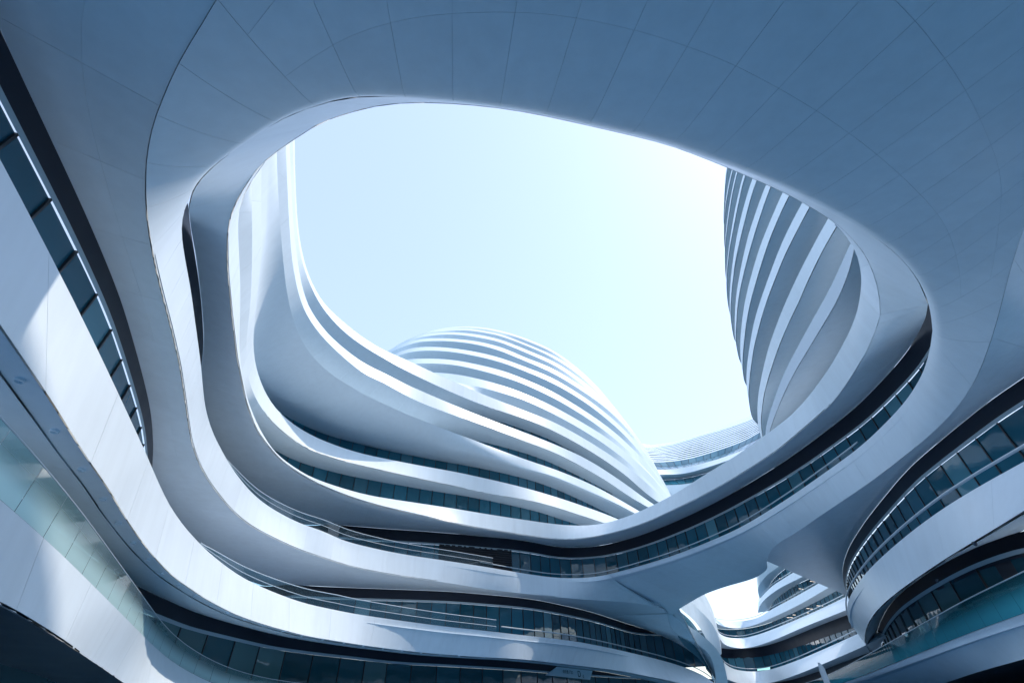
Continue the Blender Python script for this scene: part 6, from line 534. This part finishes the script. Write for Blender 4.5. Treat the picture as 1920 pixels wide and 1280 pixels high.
# far return of level 2 and 3 beyond the bridge foot
panelled(wing, 'fascia', surf(rail('A2ft'), rail('A2fb'), 3, step=.6), M['white'], 4.)
sheet(wing, 'soffit', surf(rail('A2fb'), sub(k1, (12, 60), (45, 90)), 3), M['white'])
q = offset(rail('A3fb'), .4, np.array([30., 70.])); wall(wing, 'window_band', q, resample(q, .5)[:, 2]-4, None, M['glass'])
sheet(wing, 'soffit', surf(rail('A3fb'), rail('A3fm'), 3), M['white'])
sheet(wing, 'fascia', surf(rail('A3fm'), rail('A3ft'), 3), M['white'])
sheet(wing, 'fascia', surf(rail('A3ft'), rail('A4ft'), 3), M['white'])

# ================================================================== ring bridge: levels 2 and 3
ring = thing('ring_bridge', 'white ring-shaped bridge arching overhead with a large oval opening to the sky', 'bridge', (1, 26, 9.8))
UP = np.array([0, 0, .03])
NOSE = [1-v for v in (1, .85, .7, .6, .5, .4, .3, .2, .13, .08, .045, .025, .01, 0)]
nose = lambda v: v+(.16*(1-math.exp(-v/.035))+.25*v)*(1-v)
q2 = rail('Q2'); a2b = rail('A2b'); q2r = rail('Q2r')
q2_left = sub(q2, a2b[0, :2], a2b[-1, :2]); q2_back = sub(q2, q2r[-1, :2], a2b[0, :2])
h_ = len(q2)//2; q2_right = np.vstack([sub(q2[h_:], q2r[0, :2], q2[-1, :2]), sub(q2[:h_], q2[0, :2], q2r[-1, :2])[1:]])
near = lambda p: 1.15 if p[1] < 15 else 2.6
panelled(ring, 'fascia', surf(rail('Q2'), rail('A2t'), 14, prof=lambda v: (v, 1-nose(1-v)), step=.4, vs_=NOSE), M['white'], near, vcuts=lambda p: (.13, .4) if p[1] < 12 and p[0] > -4 else (), seg=.45)
panelled(ring, 'soffit', surf(q2_left+UP, rail('K1'), 5, step=.4), M['white'], lambda p: 2.2 if p[1] < 20 else 4.5, vcuts=(.5,), seg=.8)
fk = rail('Fk')
panelled(ring, 'soffit', surf(q2_right+UP, fk[::-1], 7, step=.4), M['white'], 2.4, vcuts=(.5,), seg=.8)
outer = np.array([(24, 11, 11.6), (24, 0, 11.6), (20, -12, 11.6), (10, -20, 11.6), (-2, -20, 11.6), (-10, -12, 11.6), (-12, -4, 11.6), (-9.3, 1.2, 11.6)], float)
sheet(ring, 'soffit', surf(q2_back, resample(catmull(outer, 8), .5), 4), M['white'])
panelled(ring, 'fascia', surf(rail('A3b'), rail('A3t'), 3, step=.35), M['white'], 3.0)
panelled(ring, 'soffit', surf(rail('A3b')+UP, rail('J3'), 6, step=.35), M['white'], lambda p: 2.4, seg=.6)
k2 = rail('K2')
louv = lambda c: -7 < c[0] < -.8 and c[1] > 40
storey(ring, sub(k2, (-18, 38), (20, 13)), 12.6, 15.6, None, 1.25, jit=.012, skip=louv)
wall(ring, 'bulkhead', sub(k2, (-11, 9), (-18, 38)), 12.6, None, M['navy'])
wall(ring, 'bulkhead', offset(sub(k2, (20.8, 20), (19, 10)), .15), 15.5, 21., M['navy'])
a2f = rail('A2t', -.4); a2f = a2f[len(a2f)//2:]; a2f = sub(a2f, (-15, 24), (18.5, 19))
sheet(ring, 'floor', surf(a2f, offset(a2f, 3.4), 2), M['floor'])
r2 = rail('A2r'); balustrade(ring, sub(rail('A2t', .02)[rail('A2t').shape[0]//3:], r2[0, :2], r2[-1, :2]), .86, M['rail_clear'], 1.25, rails=(.5,), r=.026, posts=True, ramp=14.)
a2h = offset(rail('A2t'), .12, dz=.35); nn = len(a2h)
tube(ring, 'handrail', sub(a2h[nn//2:], (-4, 46), (19, 24)), .045, M['trim'])
# louvred plant screen in the level-2 bulkhead
lp = sub(k2, (-7, 45.5), (-.8, 50)); lp = offset(lp, -.12)
d = lp[-1]-lp[0]; rz = math.atan2(d[1], d[0]); Lh = math.hypot(d[0], d[1]); c = (lp[0]+lp[-1])/2
scr = wall(ring, 'louvre_screen', offset(lp, .06), 12.7, 15.7, M['dark'])
for i in range(14): box('louvre', (c[0], c[1], 12.8+i*.21), (Lh, .12, .05), rz, M['frame'], scr, tilt=.6)
# back of the bridge (court on the far side) and its roof
con = sub(q2[len(q2)//2:], (12, 55), (19, 42)); top = offset(con, 1.2); top[:, 2] = 17.4
sheet(ring, 'fascia', surf(con, top, 3), M['white'])
sheet(ring, 'roof', surf(sub(rail('A3t'), (6, 49), (17, 38)), top, 2), M['white'])

# ================================================================== right wing: levels 0 and 1
side = thing('office_wing', 'shaded white office wing on the right with teal glass balustrade and curved ribbon window', 'building', (26, 30, 0))
panelled(side, 'fascia', surf(rail('F1b'), rail('F1t'), 4, step=.4), M['white'], 3.4)
AW = np.array([5., 25.])
f0k = rail('F0k')
panelled(side, 'soffit', surf(rail('F1b'), f0k, 4, step=.4), M['white'], 3.4)
wall(side, 'bulkhead', f0k, 6.2, None, M['navy'])
storey(side, f0k, 3.8, 6.3, None, 2.2, m='glass_shop')
storey(side, fk, 7.2, 10.75, None, 1.35, jit=.02)
sheet(side, 'floor', surf(rail('F1t', -.4), offset(rail('F1t', -.4), 3.0), 2), M['floor'])
tube(side, 'handrail', offset(rail('F1t'), .1, dz=.42), .05, M['steel'])
e0_ = rail('F1b')[0]; wall(side, 'light_stop_wall', np.array([(e0_[0]+.3, e0_[1]-.2, 0), (e0_[0]+12, e0_[1]-3, 0), (e0_[0]+30, e0_[1]-3, 0)]), 0, 6.1, M['navy'])  # unseen wall added to keep side light off the soffit
panelled(side, 'fascia', surf(rail('F0b'), rail('F0t'), 3, step=.4), M['white'], 3.4)
sheet(side, 'soffit', surf(rail('F0b'), offset(rail('F0b'), 9), 3), M['navy'])  # deep shade below this floor is painted in with the navy colour
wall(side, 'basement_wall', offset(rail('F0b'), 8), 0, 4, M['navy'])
sheet(side, 'floor', surf(rail('F0t', -.25), offset(rail('F0t', -.25), 14), 2), M['floor'])
balustrade(side, rail('F0t', .02), .92, M['rail_teal'], 1.35, r=.02, inset=.03)

# ================================================================== domed tower with sweeping lower terraces
dome = thing('dome_tower', 'egg-shaped white tower of stacked bands whose lower floors sweep round to the left', 'tower', (5, 60, 0))
W = M['white_far']
for i in (4, 6, 7):
    panelled(dome, 'fascia', surf(rail('A%dt' % i), rail('A%db' % i), 3), W, 3.6)
    panelled(dome, 'soffit', surf(rail('A%db' % i), rail('J%d' % i), 5), W, 3.6)
a5t, a5b, j5 = rail('A5t'), rail('A5b'), rail('J5')
cut = lambda p, x: int(np.argmax(p[:, 0] > x)) if (p[:, 0] > x).any() else len(p)-1
def cuty(p, y):
    i = np.nonzero(p[:, 1] > y)[0]; return int(i[0]) if len(i) else len(p)-1
g5 = surf(a5t, j5, 13, mid=a5b); a_ = g5[:, 0]; c_ = g5[:, -1]; b_ = match(a_, a5b); v_ = np.linspace(0, 1, 13)[None, :, None]
crisp = np.where(v_ < .5, a_[:, None]*(1-2*v_)+b_[:, None]*2*v_, b_[:, None]*(2-2*v_)+c_[:, None]*(2*v_-1))
w_ = np.clip((a_[:, 1]-42)/12, 0, 1)[:, None, None]; w_ = np.maximum(w_, np.clip((20-a_[:, 1])/6, 0, 1)[:, None, None]); w_ = w_*w_*(3-2*w_)
sheet(dome, 'bulging_fascia', g5*(1-w_)+crisp*w_, W)
for i in range(8, 15):
    sheet(dome, 'fascia', surf(rail('C%dt' % i), rail('C%db' % i), 3, step=.8), W)
    if i < 15 and 'J%d' % i in PLAN: sheet(dome, 'soffit', surf(rail('C%db' % i), rail('J%d' % i), 4, step=.8), W)
zt = lambda n: float(rail(n)[0, 2])
j4 = rail('J4'); i4 = cuty(j4, 33)
glazing(dome, j4[i4:], zt('A3t')-.9, 20.8+.2, 1.3, m='glass_far', frame=.05)
j5v = j5[cuty(j5, 34):]
glazing(dome, j5v, zt('A4t')-.9, 25.05+.2, 1.3, m='glass_far', frame=.05)
j6 = rail('J6'); glazing(dome, j6[cuty(j6, 48):], zt('A5t')-.9, 29.2+.2, 1.5, m='glass_far', frame=.05)
j7 = rail('J7'); glazing(dome, j7[cuty(j7, 52):], zt('A6t')-.9, 33.35+.2, 1.5, m='glass_far', frame=.05)
for n, f in [('J4', 'A3t'), ('J5', 'A4t'), ('J6', 'A5t'), ('J7', 'A6t'), ('J8', 'A7t')]+[('J%d' % i, 'C%dt' % (i-1)) for i in range(9, 15)]:
    wall(dome, 'glass_wall', offset(rail(n), .6), zt(f)-.2, None, M['glass_far'], step=1.)
ct = rail('C14t'); capr = offset(ct, 9, dz=2.2); cap2 = offset(ct, 26, dz=3.)
sheet(dome, 'roof', surf(ct, capr, 4, prof=ease(1.6)), W); sheet(dome, 'roof', surf(capr, cap2, 2), W)

# ================================================================== striped tower on the right
tower = thing('striped_tower', 'tall shaded tower with pale diagonal bands rising behind the bridge on the right', 'tower', (28, 32, 0))
for i in range(4, 14):
    panelled(tower, 'fascia', surf(rail('D%dt' % i), rail('D%db' % i), 3), W, 4.)
    if 'DJ%d' % i in PLAN: panelled(tower, 'soffit', surf(rail('D%db' % i), rail('DJ%d' % i), 4, ends=False), W, 4.)
DA = np.array([0., 30.])
for i in range(4, 14):
    if 'DJ%d' % i in PLAN:
        f = 'A3t' if i == 4 else 'D%dt' % (i-1)
        wall(tower, 'glass_wall', offset(rail('DJ%d' % i), .6, DA), zt(f)-.2, None, M['glass_far'], step=1.)
dt = rail('D13t'); sheet(tower, 'roof', surf(dt, offset(dt, 8, DA, 3.5), 4, prof=ease(1.6)), W)

# ================================================================== distant buildings
far = thing('distant_building', 'hazy distant building with fine horizontal louvres between dome and striped tower', 'building', (50, 118, 0))
E3, E4 = rail('E3'), rail('E4')
FA = np.array([20., 60.])
g = surf(E3, E4, 2, step=1.5); lo, hi = g[:, 0], g[:, 1]
for k in range(13):
    a, b = k/13., (k+.55)/13.
    sheet(far, 'louvre_band', np.stack([lo*(1-b)+hi*b, lo*(1-a)+hi*a], 1), W)
back = np.stack([offset(hi, 2.5, FA), offset(lo, 2.5, FA)], 1); sheet(far, 'wall', back, M['glass_far'])
def strip_panes(parent, name, T_, B_, m, w):
    g = surf(T_, B_, 2, step=w)
    base = sheet(parent, name, np.stack([offset(g[:, 0], .25, FA), offset(g[:, 1], .25, FA)], 1), M['dark'])
    for i in range(len(g)-1):
        V = [g[i, 0], g[i+1, 0], g[i+1, 1], g[i, 1]]; c = np.mean(V, 0); V = [c+(v-c)*.94 for v in V]
        mesh_obj('pane', V, [[0, 1, 2, 3]], m, base, smooth=False)
strip_panes(far, 'window_band', rail('E3'), rail('E2'), M['glass_far'], 2.2)
strip_panes(far, 'window_band', rail('E2'), rail('E1t'), M['glass_far'], 2.2)
sheet(far, 'fascia', surf(rail('E1t'), rail('E1b'), 3), W)
sheet(far, 'soffit', surf(rail('E1b'), rail('E0g'), 3), W)
strip_panes(far, 'window_band', rail('E0g'), rail('E0t'), M['glass_far'], 2.6)
e0 = rail('E0t'); eb = e0.copy(); eb[:, 2] -= 9
sheet(far, 'fascia', surf(e0, eb, 2), W)

rear = thing('office_wing', 'far curved office wing with stacked window bands seen through the gap under the bridge', 'building', (42, 90, 0))
GA = np.array([33., 80.])
for t, b, drop in (('Gat', 'Gab', 3), ('Gbt', 'Gbb', 3), ('Gdt', 'Gdb', 3.4), ('Get', 'Geb', 4), ('Gft', 'Gfb', 4)):
    sheet(rear, 'fascia', surf(rail(t), rail(b), 4), M['white'])
    j = offset(rail(b), 2.4, GA, .15)
    sheet(rear, 'soffit', surf(rail(b), j, 3), M['white'])
    if b in ('Gab', 'Gbb', 'Gdb'):
        glazing(rear, resample(j, .5), zt(b)-4.2, zt(b)+.1, 1.6, m='glass')
    else:
        glazing(rear, resample(j, .5), zt(b)-4.2, zt(b)-1.1, 1.6, m='glass')
        wall(rear, 'bulkhead', offset(j, -.1, GA), zt(b)-1.2, zt(b)+.15, M['navy'])
    tube(rear, 'handrail', offset(rail(t), .15, GA, .35), .05, M['steel'])

# ================================================================== small things
def plate(name, pts, depth, m, parent=None):
    """flat plate with real thickness, front outline given; pushed back by depth"""
    p = np.array(pts, float); n = np.cross(p[1]-p[0], p[2]-p[0]); n /= np.linalg.norm(n)
    if ((VIEW-p.mean(0))*n).sum() < 0: n = -n
    k = len(p); c = p.mean(0); V = np.vstack([p, p-n*depth])-c
    F = [list(range(k)), list(range(2*k-1, k-1, -1))]+[[i, i+k, (i+1) % k+k, (i+1) % k] for i in range(k)]
    o = mesh_obj(name, V, F, m, parent, smooth=False); o.location = c
    return o, n
sp = np.array(SPOT['sign'])
signt = thing('entrance_sign', 'pale slanted sign plate reading D-2 on the dark bulkhead under the lowest white band', 'sign', tuple(sp.mean(0)))
board, sn = plate('sign_board', sp, .12, M['plate'], signt)
ux = sp[3]-sp[0]; uw = np.linalg.norm(ux); ux /= uw; uy = np.cross(sn, ux); uy *= np.sign(uy[2])
hgt = abs((sp[1]-sp[0]) @ uy)
def text(body, x, y, size):
    cu = bpy.data.curves.new('lettering', 'FONT'); cu.body = body; cu.size = size; cu.extrude = .004
    to = bpy.data.objects.new('lettering', cu); COL.objects.link(to)
    me = bpy.data.meshes.new_from_object(to.evaluated_get(bpy.context.evaluated_depsgraph_get())); bpy.data.objects.remove(to)
    me.materials.clear(); me.materials.append(M['ink'])
    o = put(bpy.data.objects.new('lettering', me), board)
    z = np.cross(ux, uy); mtx = Matrix((( ux[0], uy[0], z[0]), (ux[1], uy[1], z[1]), (ux[2], uy[2], z[2]))).to_4x4()
    mtx.translation = Vector(sp[0]+ux*x*uw+uy*y*hgt+sn*.07-sp.mean(0)); o.matrix_basis = mtx
    o.matrix_parent_inverse = Matrix.Identity(4)
text('D', .70, .16, hgt*.95); text('-2', .80, .10, hgt*.5); text('\u81ea\u5de8\u91cc \u95e8\u53e3', .36, .40, hgt*.40)
o, _ = plate('totem', SPOT['totem'], .15, M['white']); tag(o, 'slim white pointed totem standing behind the teal glass balustrade', 'totem')
lo_ = np.array(SPOT['totem'])
for p in SPOT['lamps']:
    box('ceiling_lamp', p, (.5, .08, .05), .4, M['lamp'], rear)
plate('lit_lettering_strip', SPOT['litsign'], .1, M['lit_sign'], rear)
o, _ = plate('display_screen', SPOT['screen'], .1, M['led_grid']); tag(o, 'small glowing display with rows of blue-white dots behind the right balustrade', 'screen')
plate('vent', SPOT['vent'], .03, M['dark'], ring)
for p, lab in zip(SPOT['cams'], ('small dome camera under the right wing soffit, nearer the frame edge', 'small dome camera under the right wing soffit, farther from the frame edge')):
    n = 12; V = []; F = []
    prof = [(.07, .05), (.07, -.015), (.06, -.03), (.05, -.06), (.03, -.08), (.0, -.09)]
    for rr, z in prof: V += [(rr*math.cos(2*math.pi*i/n), rr*math.sin(2*math.pi*i/n), z) for i in range(n)]
    for q in range(len(prof)-1): F += [[q*n+i, q*n+(i+1) % n, (q+1)*n+(i+1) % n, (q+1)*n+i] for i in range(n)]
    o = mesh_obj('dome_camera', V, F, M['shade_casing']); o.location = p; tag(o, lab, 'camera', 'dome cameras under the soffit')
